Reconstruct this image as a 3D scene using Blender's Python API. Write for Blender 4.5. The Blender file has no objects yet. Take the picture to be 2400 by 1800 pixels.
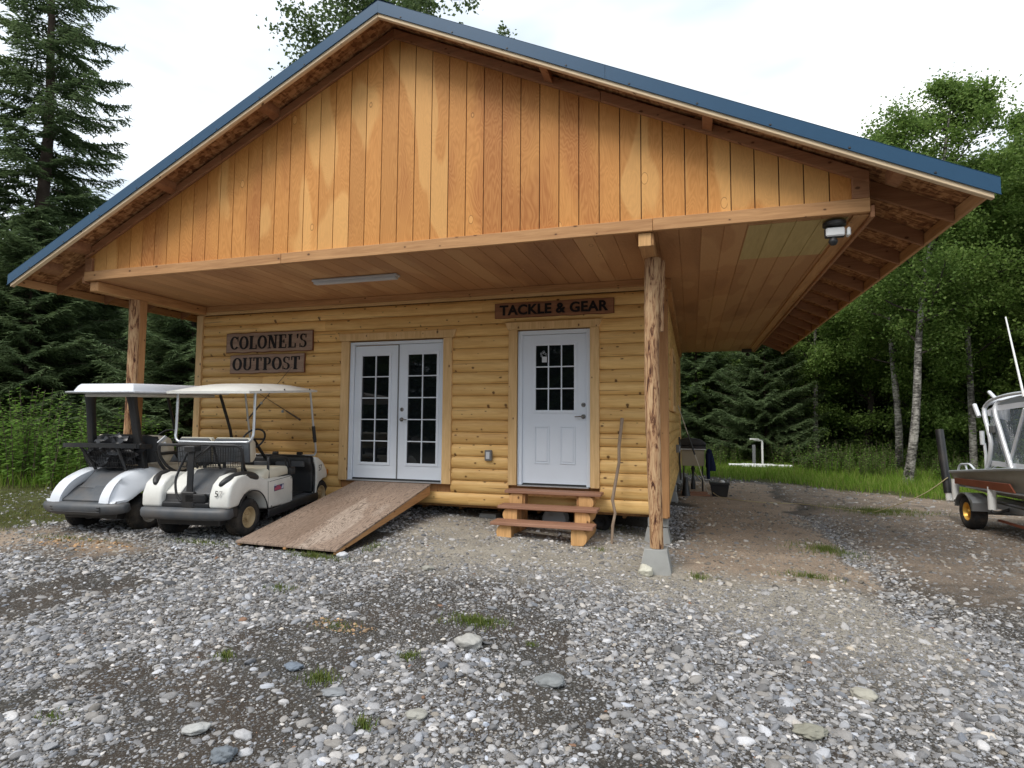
import bpy, bmesh, math, random
import numpy as np
from mathutils import Matrix, Vector, noise as mnoise
R = math.radians
random.seed(7)
S = bpy.context.scene
COL = S.collection
# ------------------------------------------------------------------ camera
cam = bpy.data.objects.new("camera", bpy.data.cameras.new("camera"))
COL.objects.link(cam); S.camera = cam
yaw, pitch, roll, FPX = 0.3012, 0.0656, 0.0074, 1356.3
cF = Vector((-math.sin(yaw)*math.cos(pitch), math.cos(yaw)*math.cos(pitch), math.sin(pitch)))
cR = Vector((math.cos(yaw), math.sin(yaw), 0)); cU = cR.cross(cF)
cR, cU = cR*math.cos(roll)+cU*math.sin(roll), cU*math.cos(roll)-cR*math.sin(roll)
CAM = Vector((8.0678, -7.8456, 1.5596))
m = Matrix((cR, cU, -cF)).transposed().to_4x4(); m.translation = CAM
cam.matrix_world = m
cam.data.sensor_width = 36; cam.data.lens = FPX/2400*36
cam.data.clip_end = 1000; cam.data.clip_start = .05
# ------------------------------------------------------------------ world
SUN_EL, SUN_AZ = R(52), R(205)      # azimuth clockwise from +y
W = bpy.data.worlds.new("World"); S.world = W; W.use_nodes = True
nt = W.node_tree; nt.nodes.clear()
def wn(t, **k):
    n = nt.nodes.new(t)
    for a, b in k.items(): setattr(n, a, b)
    return n
out = wn('ShaderNodeOutputWorld'); bg = wn('ShaderNodeBackground'); bg.inputs[1].default_value = .15
sky = wn('ShaderNodeTexSky', sky_type='NISHITA', sun_disc=False); sky.sun_elevation = SUN_EL; sky.sun_rotation = SUN_AZ
sky.air_density = 1; sky.dust_density = 2
tc = wn('ShaderNodeTexCoord'); mp = wn('ShaderNodeMapping'); mp.inputs['Scale'].default_value = (1, 1, 3.0)
nz = wn('ShaderNodeTexNoise'); nz.inputs['Scale'].default_value = 1.35; nz.inputs['Detail'].default_value = 5; nz.inputs['Roughness'].default_value = .5
mp.inputs['Location'].default_value = (.35, .2, .1)
rp = wn('ShaderNodeValToRGB'); rp.color_ramp.elements[0].position = .34; rp.color_ramp.elements[0].color = (.8, .8, .8, 1)
rp.color_ramp.elements[1].position = .52; rp.color_ramp.elements[1].color = (.97, .97, .97, 1)
mx = wn('ShaderNodeMix', data_type='RGBA')
nz2 = wn('ShaderNodeTexNoise'); nz2.inputs['Scale'].default_value = 2.1; nz2.inputs['Detail'].default_value = 4; nz2.inputs['Roughness'].default_value = .5
rp2 = wn('ShaderNodeValToRGB'); rp2.color_ramp.elements[0].position = .44; rp2.color_ramp.elements[0].color = (.48, .545, .615, 1)
rp2.color_ramp.elements[1].position = .70; rp2.color_ramp.elements[1].color = (.86, .86, .86, 1)
cl = wn('ShaderNodeVectorMath', operation='SCALE'); cl.inputs['Scale'].default_value = 7.6
nt.links.new(mp.outputs[0], nz2.inputs[0]); nt.links.new(nz2.outputs[0], rp2.inputs[0]); nt.links.new(rp2.outputs[0], cl.inputs[0]); nt.links.new(cl.outputs[0], mx.inputs[7])
nt.links.new(tc.outputs['Generated'], mp.inputs[0]); nt.links.new(mp.outputs[0], nz.inputs[0])
nt.links.new(nz.outputs[0], rp.inputs[0]); nt.links.new(rp.outputs[0], mx.inputs[0])
nt.links.new(sky.outputs[0], mx.inputs[6]); nt.links.new(mx.outputs[2], bg.inputs[0]); nt.links.new(bg.outputs[0], out.inputs[0])
# ------------------------------------------------------------------ sun
sl = bpy.data.lights.new("sun", 'SUN'); sl.energy = 1.5; sl.angle = R(25); sl.color = (1, .96, .9)
so = bpy.data.objects.new("sun", sl); COL.objects.link(so)
sd = Vector((math.sin(SUN_AZ)*math.cos(SUN_EL), math.cos(SUN_AZ)*math.cos(SUN_EL), math.sin(SUN_EL)))
so.rotation_euler = sd.to_track_quat('Z', 'Y').to_euler(); so.location = (0, -20, 30)
S.view_settings.view_transform = 'Standard'; S.view_settings.look = 'None'
S.view_settings.exposure = 0.72; S.view_settings.gamma = 1
S.render.engine = 'CYCLES'
S.cycles.max_bounces = 6; S.cycles.diffuse_bounces = 4; S.cycles.transparent_max_bounces = 8

# ------------------------------------------------------------------ helpers
class MB:
    def __init__(s): s.v = []; s.f = []
    def add(s, vs, fs):
        o = len(s.v); s.v += [tuple(v) for v in vs]; s.f += [tuple(i+o for i in f) for f in fs]; return s
    def box(s, x0, x1, y0, y1, z0, z1):
        vs = [(x, y, z) for z in (z0, z1) for x, y in ((x0, y0), (x1, y0), (x1, y1), (x0, y1))]
        return s.add(vs, [(0, 3, 2, 1), (4, 5, 6, 7), (0, 1, 5, 4), (1, 2, 6, 5), (2, 3, 7, 6), (3, 0, 4, 7)])
    def bar(s, a, b, w, h, up=(0, 0, 1)):
        """rectangular bar from a to b, width w (sideways), height h (along up)"""
        a = Vector(a); b = Vector(b); d = (b-a).normalized(); u = Vector(up); sx = d.cross(u).normalized(); u = sx.cross(d)
        vs = []
        for p in (a, b):
            for i, j in ((-1, -1), (1, -1), (1, 1), (-1, 1)): vs.append(p+sx*(w/2*i)+u*(h/2*j))
        return s.add(vs, [(3, 2, 1, 0), (4, 5, 6, 7), (0, 1, 5, 4), (1, 2, 6, 5), (2, 3, 7, 6), (3, 0, 4, 7)])
    def tube(s, pts, r, n=10, cap=True, closed=False):
        pts = [Vector(p) for p in pts]; N = len(pts)
        rs = r if isinstance(r, (list, tuple)) else [r]*N
        vs = []; fs = []; pu = None
        for i, p in enumerate(pts):
            if closed: d = pts[(i+1) % N]-pts[i-1]
            else: d = pts[min(i+1, N-1)]-pts[max(i-1, 0)]
            d.normalize()
            if pu is None: pu = d.orthogonal().normalized()
            u = (pu-d*pu.dot(d)); u = u.normalized() if u.length > 1e-6 else d.orthogonal().normalized(); pu = u; w = d.cross(u)
            for k in range(n):
                a = 2*math.pi*k/n; vs.append(p+(u*math.cos(a)+w*math.sin(a))*rs[i])
        for i in range(N if closed else N-1):
            j = (i+1) % N
            for k in range(n): fs.append((i*n+k, i*n+(k+1) % n, j*n+(k+1) % n, j*n+k))
        if cap and not closed: fs += [tuple(range(n-1, -1, -1)), tuple((N-1)*n+k for k in range(n))]
        return s.add(vs, fs)
    def prism(s, poly, ax, a0, a1):
        """poly in the two other axes (in axis order) swept along axis ax"""
        n = len(poly); mk = lambda p, a: {0: (a, p[0], p[1]), 1: (p[0], a, p[1]), 2: (p[0], p[1], a)}[ax]
        vs = [mk(p, a0) for p in poly]+[mk(p, a1) for p in poly]
        fs = [tuple(range(n)), tuple(range(2*n-1, n-1, -1))]+[(i, i+n, (i+1) % n+n, (i+1) % n) for i in range(n)]
        return s.add(vs, fs)
    def lathe(s, prof, c, ax=2, n=28):
        vs = []; fs = []
        for r, h in prof:
            for k in range(n):
                a = 2*math.pi*k/n; p, q = r*math.cos(a), r*math.sin(a)
                v = {2: (p, q, h), 0: (h, p, q), 1: (q, h, p)}[ax]; vs.append((v[0]+c[0], v[1]+c[1], v[2]+c[2]))
        for i in range(len(prof)-1):
            for k in range(n): fs.append((i*n+k, i*n+(k+1) % n, (i+1)*n+(k+1) % n, (i+1)*n+k))
        return s.add(vs, fs)
    def loft(s, rings, closed=True, cap=True):
        n = len(rings[0]); vs = [p for r in rings for p in r]; fs = []
        for i in range(len(rings)-1):
            for k in range(n if closed else n-1): fs.append((i*n+k, i*n+(k+1) % n, (i+1)*n+(k+1) % n, (i+1)*n+k))
        if cap and closed: fs += [tuple(range(n-1, -1, -1)), tuple((len(rings)-1)*n+k for k in range(n))]
        return s.add(vs, fs)
def finish(me, mat, smooth=35, bevel=0, fixn=True):
    if bevel or fixn:
        bm = bmesh.new(); bm.from_mesh(me)
        if bevel:
            es = [e for e in bm.edges if len(e.link_faces) == 2 and e.calc_face_angle(0) > R(40)]
            bmesh.ops.bevel(bm, geom=es, offset=bevel, segments=2 if bevel > .012 else 1, affect='EDGES', clamp_overlap=True)
        if fixn: bmesh.ops.recalc_face_normals(bm, faces=bm.faces)
        bm.to_mesh(me); bm.free()
    if mat: me.materials.append(mat)
    if smooth:
        me.polygons.foreach_set('use_smooth', [True]*len(me.polygons))
        try: me.set_sharp_from_angle(angle=R(smooth))
        except Exception: pass
def tag(o, label=None, cat=None, group=None, kind=None):
    if label: o['label'] = label
    if cat: o['category'] = cat
    if group: o['group'] = group
    if kind: o['kind'] = kind
    return o
def obj(name, mb, mat, parent=None, smooth=35, bevel=0, fixn=True, **t):
    me = bpy.data.meshes.new(name); me.from_pydata(mb.v, [], mb.f); finish(me, mat, smooth, bevel, fixn)
    o = bpy.data.objects.new(name, me); COL.objects.link(o)
    if parent: o.parent = parent
    tag(o, **t); return o
def npobj(name, V, F, mat, parent=None, nper=4, attr=None, smooth=False, **t):
    me = bpy.data.meshes.new(name); V = np.ascontiguousarray(V, dtype=np.float32); F = np.ascontiguousarray(F, dtype=np.int32)
    me.vertices.add(len(V)); me.vertices.foreach_set('co', V.ravel())
    me.loops.add(F.size); me.loops.foreach_set('vertex_index', F.ravel())
    me.polygons.add(len(F)); me.polygons.foreach_set('loop_start', np.arange(0, F.size, nper, dtype=np.int32))
    me.polygons.foreach_set('loop_total', np.full(len(F), nper, dtype=np.int32))
    if smooth: me.polygons.foreach_set('use_smooth', np.ones(len(F), bool))
    if attr:
        for k, a in attr.items():
            at = me.attributes.new(k, 'FLOAT', 'POINT'); at.data.foreach_set('value', a.astype(np.float32).ravel())
    me.update(calc_edges=True); me.materials.append(mat)
    o = bpy.data.objects.new(name, me); COL.objects.link(o)
    if parent: o.parent = parent
    tag(o, **t); return o
def empty(name, loc=(0, 0, 0), rot=(0, 0, 0), **t):
    o = bpy.data.objects.new(name, None); COL.objects.link(o); o.location = loc; o.rotation_euler = rot
    o.empty_display_size = .2; tag(o, **t); return o
def arc(c, r, a0, a1, n, plane='xz'):
    o = []
    for i in range(n+1):
        a = R(a0+(a1-a0)*i/n); p, q = c[0]+r*math.cos(a), c[1]+r*math.sin(a); o.append((p, q))
    return o
def text_mesh(txt, size, width, font_extrude=.004, offset=.0, shear=0, serif=False):
    cu = bpy.data.curves.new('t', 'FONT'); cu.body = txt; cu.size = size; cu.extrude = font_extrude; cu.offset = offset; cu.align_x = 'CENTER'; cu.align_y = 'CENTER'
    cu.resolution_u = 4; cu.space_character = 1.05
    o = bpy.data.objects.new('t', cu); COL.objects.link(o)
    dg = bpy.context.evaluated_depsgraph_get(); dg.update(); me = bpy.data.meshes.new_from_object(o.evaluated_get(dg))
    bpy.data.objects.remove(o); bpy.data.curves.remove(cu)
    xs = [v.co.x for v in me.vertices]; ys = [v.co.y for v in me.vertices]
    sx = width/(max(xs)-min(xs)); cx = (max(xs)+min(xs))/2; cy = (max(ys)+min(ys))/2; sy = size/(max(ys)-min(ys))
    for v in me.vertices: v.co.x = (v.co.x-cx)*sx; v.co.y = (v.co.y-cy)*sy
    return me

# ------------------------------------------------------------------ ground shape
def sstep(x, a, b): t = np.clip((x-a)/(b-a), 0, 1); return t*t*(3-2*t)
def vnoise(x, y, s, seed=0):
    x = np.asarray(x, float)*s; y = np.asarray(y, float)*s
    xi = np.floor(x).astype(int); yi = np.floor(y).astype(int); fx = x-xi; fy = y-yi
    h = lambda i, j: (np.sin(i*127.1+j*311.7+seed*74.7)*43758.5453) % 1.0
    fx = fx*fx*(3-2*fx); fy = fy*fy*(3-2*fy)
    return (h(xi, yi)*(1-fx)+h(xi+1, yi)*fx)*(1-fy)+(h(xi, yi+1)*(1-fx)+h(xi+1, yi+1)*fx)*fy
def fbm(x, y, s, seed=0): return sum(vnoise(x, y, s*2**k, seed+k)*.5**k for k in range(4))/1.875
def G(x, y):
    x = np.asarray(x, float); y = np.asarray(y, float)
    a = np.clip((7.6-x)/4.6, 0, 1)**.7
    base = a*(.03+.13*sstep(y, -5.5, -2)+.09*sstep(y, -2, -.2))
    ditch = np.exp(-((x-9.98-.1*np.sin(y*1.3))/.28)**2)*sstep(y, -6, -3)*(1-sstep(y, 2.5, 5))
    b = (fbm(x, y, .9, 3)-.5)*.09
    far = sstep(np.hypot(x-6, y), 25, 80)*2.0
    return base-ditch*.07+b*sstep(np.abs(y-1)+np.abs(x-4), 2, 6)*.8+(vnoise(x, y, 6, 9)-.5)*.012+far
def gz(x, y): return float(G(x, y))
def near_seg(x, y, pts):
    d = np.full(np.shape(x), 1e9)
    for (ax, ay), (bx, by) in zip(pts[:-1], pts[1:]):
        t = np.clip(((x-ax)*(bx-ax)+(y-ay)*(by-ay))/((bx-ax)**2+(by-ay)**2), 0, 1)
        d = np.minimum(d, np.hypot(x-ax-t*(bx-ax), y-ay-t*(by-ay)))
    return d
DITCH = [(9.62, 2.33), (9.95, 1.63), (10.05, .66), (9.98, -.6), (9.92, -1.35), (9.95, -2.18), (10.1, -3.2), (10.4, -4.6)]
def zones(x, y):
    """albedo zones of the ground: brown dirt, pale dust, grass turf"""
    n = fbm(x, y, 1.1, 20)-.5; n2 = fbm(x, y, .5, 33)-.5
    xx = x+n*1.0; yy = y+n2*1.2
    dirt = sstep(xx, 7.7, 8.3)*(1-sstep(xx, 9.75, 10.0))*sstep(yy, -2.3, -.9)*(1-sstep(yy, 7.5, 9.5))
    dirt = np.maximum(dirt, .55*sstep(xx, 9.7, 10.4)*sstep(yy, -3.5, 0))
    dirt = np.maximum(dirt, .8*np.exp(-((x-.2)/1.6)**2-((y+2.9)/.55)**2)+.6*np.exp(-((x-2.0)/.5)**2-((y+2.95)/.35)**2))
    pale = sstep(xx, 4.3, 5.4)*(1-sstep(xx, 9.5, 10.0))*np.exp(-((yy+1.75+.75*sstep(x, 7.3, 9.3))/(1.0+.3*sstep(x, 7.3, 9.3)))**2)
    pale = np.maximum(pale, sstep(x, 4.2, 4.8)*(1-sstep(x, 7.6, 8))*sstep(y, -1.8, -1.0)*(1-sstep(y, .4, 1.2))*.8)
    turf = (1-sstep(x+n*1.5, -.7, .2))*sstep(y+n2*1.5, -3.0, -2.3)
    turf = np.maximum(turf, sstep(y+n*1.5+.95*(x-8), 10.6, 11.6)*sstep(x, 3, 5))
    turf = np.maximum(turf, sstep(y, 9.5, 10.5)*(1-sstep(x, 6.5, 7.3)))
    turf = np.maximum(turf, (1-sstep(x, -.4, 0))*sstep(y, -1, 0))
    return dirt, pale, turf
# ------------------------------------------------------------------ node-material helpers
class NM:
    def __init__(s, name, rough=.7, metal=0, spec=.5):
        s.m = bpy.data.materials.new(name); s.m.use_nodes = True; s.t = s.m.node_tree; s.n = s.t.nodes
        s.b = s.n['Principled BSDF']; s.b.inputs['Roughness'].default_value = rough; s.b.inputs['Metallic'].default_value = metal
        s.b.inputs['Specular IOR Level'].default_value = spec
    def new(s, t, ins=None, **k):
        n = s.n.new(t)
        for a, b in k.items(): setattr(n, a, b)
        for a, b in (ins or {}).items():
            if isinstance(b, bpy.types.NodeSocket): s.t.links.new(b, n.inputs[a])
            else: n.inputs[a].default_value = b
        return n
    def link(s, a, b): s.t.links.new(a, b)
    def coord(s, scale=(1, 1, 1), offs=None):
        tc = s.new('ShaderNodeTexCoord'); v = tc.outputs['Object']
        if offs is not None:
            v = s.new('ShaderNodeVectorMath', {0: v, 1: offs}, operation='ADD').outputs[0]
        return s.new('ShaderNodeMapping', {'Vector': v, 'Scale': scale}).outputs[0]
    def noise(s, vec, scale, detail=4, rough=.55, dist=0): return s.new('ShaderNodeTexNoise', {'Vector': vec, 'Scale': scale, 'Detail': detail, 'Roughness': rough, 'Distortion': dist}).outputs[0]
    def ramp(s, fac, stops):
        n = s.new('ShaderNodeValToRGB', {'Fac': fac}); cr = n.color_ramp
        while len(cr.elements) < len(stops): cr.elements.new(.5)
        for e, (p, c) in zip(cr.elements, stops): e.position = p; e.color = (*c, 1) if len(c) == 3 else c
        return n.outputs[0]
    def mix(s, f, a, b, mode='MIX'):
        n = s.new('ShaderNodeMix', data_type='RGBA', blend_type=mode)
        for i, v in ((0, f), (6, a), (7, b)):
            if isinstance(v, bpy.types.NodeSocket): s.link(v, n.inputs[i])
            else: n.inputs[i].default_value = v if i == 0 else (*v, 1)
        return n.outputs[2]
    def math(s, op, a, b=0, c=0, clamp=False):
        n = s.new('ShaderNodeMath', operation=op, use_clamp=clamp)
        for i, v in ((0, a), (1, b), (2, c)):
            if isinstance(v, bpy.types.NodeSocket): s.link(v, n.inputs[i])
            else: n.inputs[i].default_value = v
        return n.outputs[0]
    def bump(s, h, strength=.3, dist=.01):
        n = s.new('ShaderNodeBump', {'Height': h, 'Strength': strength, 'Distance': dist}); s.link(n.outputs[0], s.b.inputs['Normal'])
    def color(s, c):
        if isinstance(c, bpy.types.NodeSocket): s.link(c, s.b.inputs['Base Color'])
        else: s.b.inputs['Base Color'].default_value = (*c, 1)
    def island(s): return s.new('ShaderNodeNewGeometry').outputs['Random Per Island']
    def islandvec(s, k=37.0):
        r = s.island(); x = s.math('MULTIPLY', r, k); y = s.math('MULTIPLY', r, k*1.7); z = s.math('MULTIPLY', r, k*.6)
        return s.new('ShaderNodeCombineXYZ', {0: x, 1: y, 2: z}).outputs[0]
def plain(name, c, rough=.5, metal=0, spec=.5, var=.12, bump=0, dirt=0):
    M = NM(name, rough, metal, spec); co = M.coord()
    n = M.noise(co, 6, 5); f = M.math('MULTIPLY_ADD', n, 2*var, 1-var)
    col = M.mix(1, c, M.new('ShaderNodeCombineColor', {0: f, 1: f, 2: f}).outputs[0], 'MULTIPLY')
    if dirt:
        g = M.ramp(M.noise(co, 3.5, 6, .65), [(.45, (0, 0, 0)), (.75, (1, 1, 1))]); col = M.mix(M.math('MULTIPLY', g, dirt), col, (.22, .17, .12))
    M.color(col)
    if bump: M.bump(M.noise(co, 60, 4), bump, .003)
    return M.m
def wood(name, c1, c2, axis, knots=.0, rough=.65, knotc=(.09, .035, .012), gs=1.0, kscale=(1, 1, 1), isl=.25, spec=.35):
    M = NM(name, rough, spec=spec); off = M.islandvec()
    sc = [9*gs]*3; sc[axis] = .7*gs
    co = M.coord(tuple(sc), off)
    base = M.noise(co, 1.6, 5, .6, .6)
    fine = M.noise(M.coord(tuple(s*6 for s in sc), off), 1, 3)
    col = M.ramp(M.math('MULTIPLY_ADD', fine, .35, M.math('MULTIPLY', base, .65)), [(.3, c1), (.62, c2)])
    r = M.island(); f = M.math('MULTIPLY_ADD', r, isl*2, 1-isl)
    col = M.mix(1, col, M.new('ShaderNodeCombineColor', {0: f, 1: M.math('POWER', f, 1.15), 2: M.math('POWER', f, 1.3)}).outputs[0], 'MULTIPLY')
    if knots:
        sx = M.new('ShaderNodeSeparateXYZ', {0: M.coord((1, 1, 1), off)}); oth = [i for i in range(3) if i != axis]
        kc = M.new('ShaderNodeCombineXYZ', {0: M.math('MULTIPLY', sx.outputs[axis], 4.6), 1: M.math('MULTIPLY', M.math('ADD', sx.outputs[oth[0]], sx.outputs[oth[1]]), 7.0*kscale[0])}).outputs[0]
        vo = M.new('ShaderNodeTexVoronoi', {'Vector': kc, 'Scale': 1.0, 'Randomness': 1.0}, voronoi_dimensions='2D')
        rc = M.new('ShaderNodeSeparateColor', {0: vo.outputs['Color']})
        pick = M.math('GREATER_THAN', rc.outputs[0], 1-knots)
        rad = M.math('MULTIPLY', pick, M.math('MULTIPLY_ADD', rc.outputs[1], .085, .03))
        k = M.math('SUBTRACT', rad, M.math('ADD', vo.outputs['Distance'], M.math('MULTIPLY', M.math('SUBTRACT', fine, .5), .05)))
        kk = M.math('MULTIPLY', k, 40, clamp=True)
        halo = M.math('MULTIPLY', M.math('ADD', k, .07), 9, clamp=True)
        col = M.mix(M.math('MULTIPLY', M.math('MULTIPLY', halo, pick), .35), col, tuple(a*.6 for a in c1)); col = M.mix(M.math('MULTIPLY', kk, .85), col, knotc)
    if knots > .5:   # drying checks along the grain and weathered streaks
        cs = [30.0]*3; cs[axis] = .9; ck = M.noise(M.coord(tuple(cs), off), 1, 2, .5); w_ = [2.2]*3; w_[axis] = .5
        col = M.mix(M.math('MULTIPLY', M.math('MULTIPLY', M.math('SUBTRACT', ck, .66, clamp=True), 22, clamp=True), .55), col, (.16, .07, .025))
        col = M.mix(M.math('MULTIPLY', M.ramp(M.noise(M.coord(tuple(w_), off), 1, 4), [(.52, (0, 0, 0)), (.68, (1, 1, 1))]), .28), col, (.42, .19, .05))
    M.color(col); M.bump(fine, .15, .004); return M.m
def plywood(name, cdark, cmid, clight, ax, groove0, patch=True, contour=.35, dark=.0, sheet=1.28, rough=.6, freq=1.0, darkline=False, nc=26):
    """rotary-cut plywood; grain runs along y (ax='y') or z (ax='z'), sheets side by side in x"""
    M = NM(name, rough, spec=.3)
    tc = M.new('ShaderNodeTexCoord'); sx = M.new('ShaderNodeSeparateXYZ', {0: tc.outputs['Object']})
    x = sx.outputs[0]; l = sx.outputs[1] if ax == 'y' else sx.outputs[2]
    sh = M.math('FLOOR', M.math('DIVIDE', M.math('SUBTRACT', x, groove0), sheet))
    wn_ = M.new('ShaderNodeTexWhiteNoise', {'W': sh}, noise_dimensions='1D'); rs = wn_.outputs['Value']
    X = M.math('ADD', x, M.math('MULTIPLY', sh, 7.3)); 
    v1 = M.new('ShaderNodeCombineXYZ', {0: M.math('MULTIPLY', X, 3.2*freq), 1: M.math('MULTIPLY', l, .75*freq), 2: M.math('MULTIPLY', sh, 3.1)}).outputs[0]
    n1 = M.noise(v1, 1.0, 3, .5, .4)
    c = M.math('FRACT', M.math('MULTIPLY', n1, nc))
    c = M.math('ABSOLUTE', M.math('SUBTRACT', c, .5)); c = M.math('MULTIPLY', c, 2)
    if darkline: c = M.math('POWER', c, 2.5)
    v2 = M.new('ShaderNodeCombineXYZ', {0: M.math('MULTIPLY', X, 1.6), 1: M.math('MULTIPLY', l, .42), 2: 5.0}).outputs[0]
    n2 = M.noise(v2, 1.0, 2, .5, .2)
    tone = M.math('ADD', n2, M.math('MULTIPLY', M.math('SUBTRACT', rs, .5), .12))
    base = M.ramp(tone, [(.36, cdark), (.47, cmid), (.58, cmid), (.605, clight)])
    fine = M.noise(M.new('ShaderNodeCombineXYZ', {0: M.math('MULTIPLY', X, 70), 1: M.math('MULTIPLY', l, 5), 2: 0.0}).outputs[0], 1, 3)
    k = M.math('MULTIPLY', c, contour)
    col = M.mix(k, base, tuple(a*.45 for a in cdark) if darkline else tuple(min(1, a*1.35) for a in clight), 'MIX')
    col = M.mix(M.math('MULTIPLY', fine, .25), col, tuple(a*.6 for a in cmid))
    gr = M.math('FLOOR', M.math('DIVIDE', M.math('SUBTRACT', x, groove0), sheet/6)); gw = M.new('ShaderNodeTexWhiteNoise', {'W': gr}, noise_dimensions='1D').outputs['Value']
    gf = M.math('MULTIPLY_ADD', gw, .16, .92); col = M.mix(1, col, M.new('ShaderNodeCombineColor', {0: gf, 1: gf, 2: gf}).outputs[0], 'MULTIPLY')
    if patch:
        vo = M.new('ShaderNodeTexVoronoi', {'Vector': M.new('ShaderNodeCombineXYZ', {0: M.math('MULTIPLY', X, 3.6), 1: M.math('MULTIPLY', l, 2.0), 2: 0.0}).outputs[0], 'Scale': 1.0})
        rn = M.new('ShaderNodeSeparateColor', {0: vo.outputs['Color']})
        pk = M.math('LESS_THAN', vo.outputs['Distance'], M.math('MULTIPLY', M.math('GREATER_THAN', rn.outputs[0], .68), .115))
        col = M.mix(M.math('MULTIPLY', pk, .65), col, tuple(min(1, a*1.1) for a in clight))
        rim = M.math('LESS_THAN', M.math('ABSOLUTE', M.math('SUBTRACT', vo.outputs['Distance'], M.math('MULTIPLY', M.math('GREATER_THAN', rn.outputs[0], .68), .12))), .008)
        col = M.mix(M.math('MULTIPLY', M.math('MULTIPLY', rim, M.math('GREATER_THAN', rn.outputs[0], .68)), .6), col, tuple(a*.5 for a in cdark))
    M.color(col); M.bump(c, .08, .003); return M.m
# palette
M_LOG = wood('log_pine', (.59, .325, .098), (.83, .545, .215), 0, knots=.6, isl=.13, kscale=(1, 1, 1.0), rough=.5)
M_LOGY = wood('log_pine_side', (.59, .325, .098), (.83, .545, .215), 1, knots=.6, isl=.13, rough=.5)
M_TRIM = wood('pine_trim', (.52, .31, .12), (.70, .47, .23), 2, knots=.32, isl=.07)
M_TRIMX = wood('pine_trim_x', (.52, .31, .12), (.70, .47, .23), 0, knots=.32, isl=.07)
M_BEAM = wood('fir_beam', (.32, .15, .058), (.52, .28, .12), 0, knots=.3, isl=.12)
M_BEAMY = wood('fir_purlin', (.32, .15, .058), (.52, .28, .12), 1, knots=.3, isl=.12)
M_BEAMZ = wood('fir_upright', (.30, .14, .055), (.46, .24, .10), 2, knots=.25, isl=.1)
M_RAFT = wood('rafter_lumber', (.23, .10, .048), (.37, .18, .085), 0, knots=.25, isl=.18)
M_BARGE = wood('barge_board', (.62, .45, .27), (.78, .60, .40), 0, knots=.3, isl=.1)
M_GABLE = plywood('gable_plywood', (.44, .155, .035), (.58, .245, .06), (.72, .375, .12), 'z', .352+.2134*0, contour=.24, nc=34)
M_CEIL = plywood('ceiling_plywood', (.34, .16, .07), (.46, .235, .105), (.54, .30, .14), 'y', .5, contour=.14, nc=34, patch=True)
M_RAMP = plywood('ramp_plywood', (.27, .19, .14), (.35, .26, .20), (.46, .37, .30), 'y', 0, patch=False, contour=.95, sheet=9, rough=.8, freq=1.9, nc=20, darkline=True)
M_TREAD = wood('tread_board', (.20, .095, .055), (.34, .18, .115), 0, isl=.12)
M_END = wood('log_end', (.42, .22, .08), (.66, .38, .16), 2, knots=.3, gs=2.2, isl=.1)
def osb_mat():
    M = NM('osb', .8, spec=.2); co = M.coord((1, 1, 1)); 
    v = M.new('ShaderNodeTexVoronoi', {'Vector': M.new('ShaderNodeMapping', {'Vector': co, 'Scale': (11, 34, 11), 'Rotation': (0, 0, .5)}).outputs[0], 'Scale': 1.0})
    v2 = M.new('ShaderNodeTexVoronoi', {'Vector': M.new('ShaderNodeMapping', {'Vector': co, 'Scale': (30, 12, 30), 'Rotation': (0, 0, .3)}).outputs[0], 'Scale': 1.0})
    a = M.new('ShaderNodeSeparateColor', {0: v.outputs['Color']}).outputs[0]; b = M.new('ShaderNodeSeparateColor', {0: v2.outputs['Color']}).outputs[1]
    t = M.math('MULTIPLY_ADD', a, .55, M.math('MULTIPLY', b, .45))
    M.color(M.ramp(t, [(.15, (.15, .06, .025)), (.5, (.33, .155, .065)), (.9, (.54, .29, .13))])); M.bump(t, .4, .004); return M.m
M_OSB = osb_mat()
def bark_post():
    M = NM('peeled_bark_post', .8, spec=.25); co = M.coord((13, 13, 2.1)); n = M.noise(co, 1.6, 6, .66, 1.6); f = M.noise(M.coord((40, 40, 6)), 1, 4)
    t = M.math('MULTIPLY_ADD', f, .25, M.math('MULTIPLY', n, .8))
    M.color(M.ramp(t, [(.38, (.055, .022, .014)), (.455, (.20, .095, .05)), (.50, (.44, .25, .13)), (.62, (.60, .40, .225))])); M.bump(t, .8, .02); return M.m
M_BARKP = bark_post()
M_BLUE = plain('blue_metal', (.022, .075, .145), .42, .0, .3, var=.08)
M_BLACK = plain('black_plastic', (.018, .019, .021), .45, bump=.2, var=.3, dirt=.12)
M_GREYP = plain('dark_grey_plastic', (.072, .079, .088), .5, bump=.2, var=.3, dirt=.3)
M_WHITEP = plain('white_cart_paint', (.76, .75, .70), .3, var=.06, dirt=.2)
M_WHITEB = plain('bright_white_cart_paint', (.74, .77, .82), .25, var=.05, dirt=.06)
M_VINYL = plain('tan_vinyl', (.55, .48, .38), .5, var=.1, dirt=.25)
M_VINYLW = plain('cream_vinyl', (.70, .66, .54), .45, var=.06, dirt=.12)
M_RUB = plain('tyre_rubber', (.022, .022, .023), .85, spec=.25, bump=.6, var=.4, dirt=.45)
M_RIM = plain('tan_rim', (.50, .37, .20), .5, var=.15, dirt=.3)
M_RIMG = plain('grey_rim', (.35, .33, .30), .45, var=.15, dirt=.3)
M_GOLD = plain('gold_rim', (.72, .42, .08), .35, .5, var=.15)
M_STEEL = plain('galvanized_steel', (.42, .44, .46), .35, .75, var=.12)
M_ALU = plain('aluminium', (.62, .64, .66), .32, .7, var=.1)
M_CHROME = plain('brushed_nickel', (.35, .34, .33), .25, .9, var=.05)
M_DOOR = plain('white_door_paint', (.68, .725, .79), .35, var=.03)
M_PVC = plain('white_pvc', (.8, .8, .78), .4, var=.05)
M_CONC = plain('concrete', (.31, .31, .295), .9, spec=.2, var=.25, bump=.7)
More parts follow.
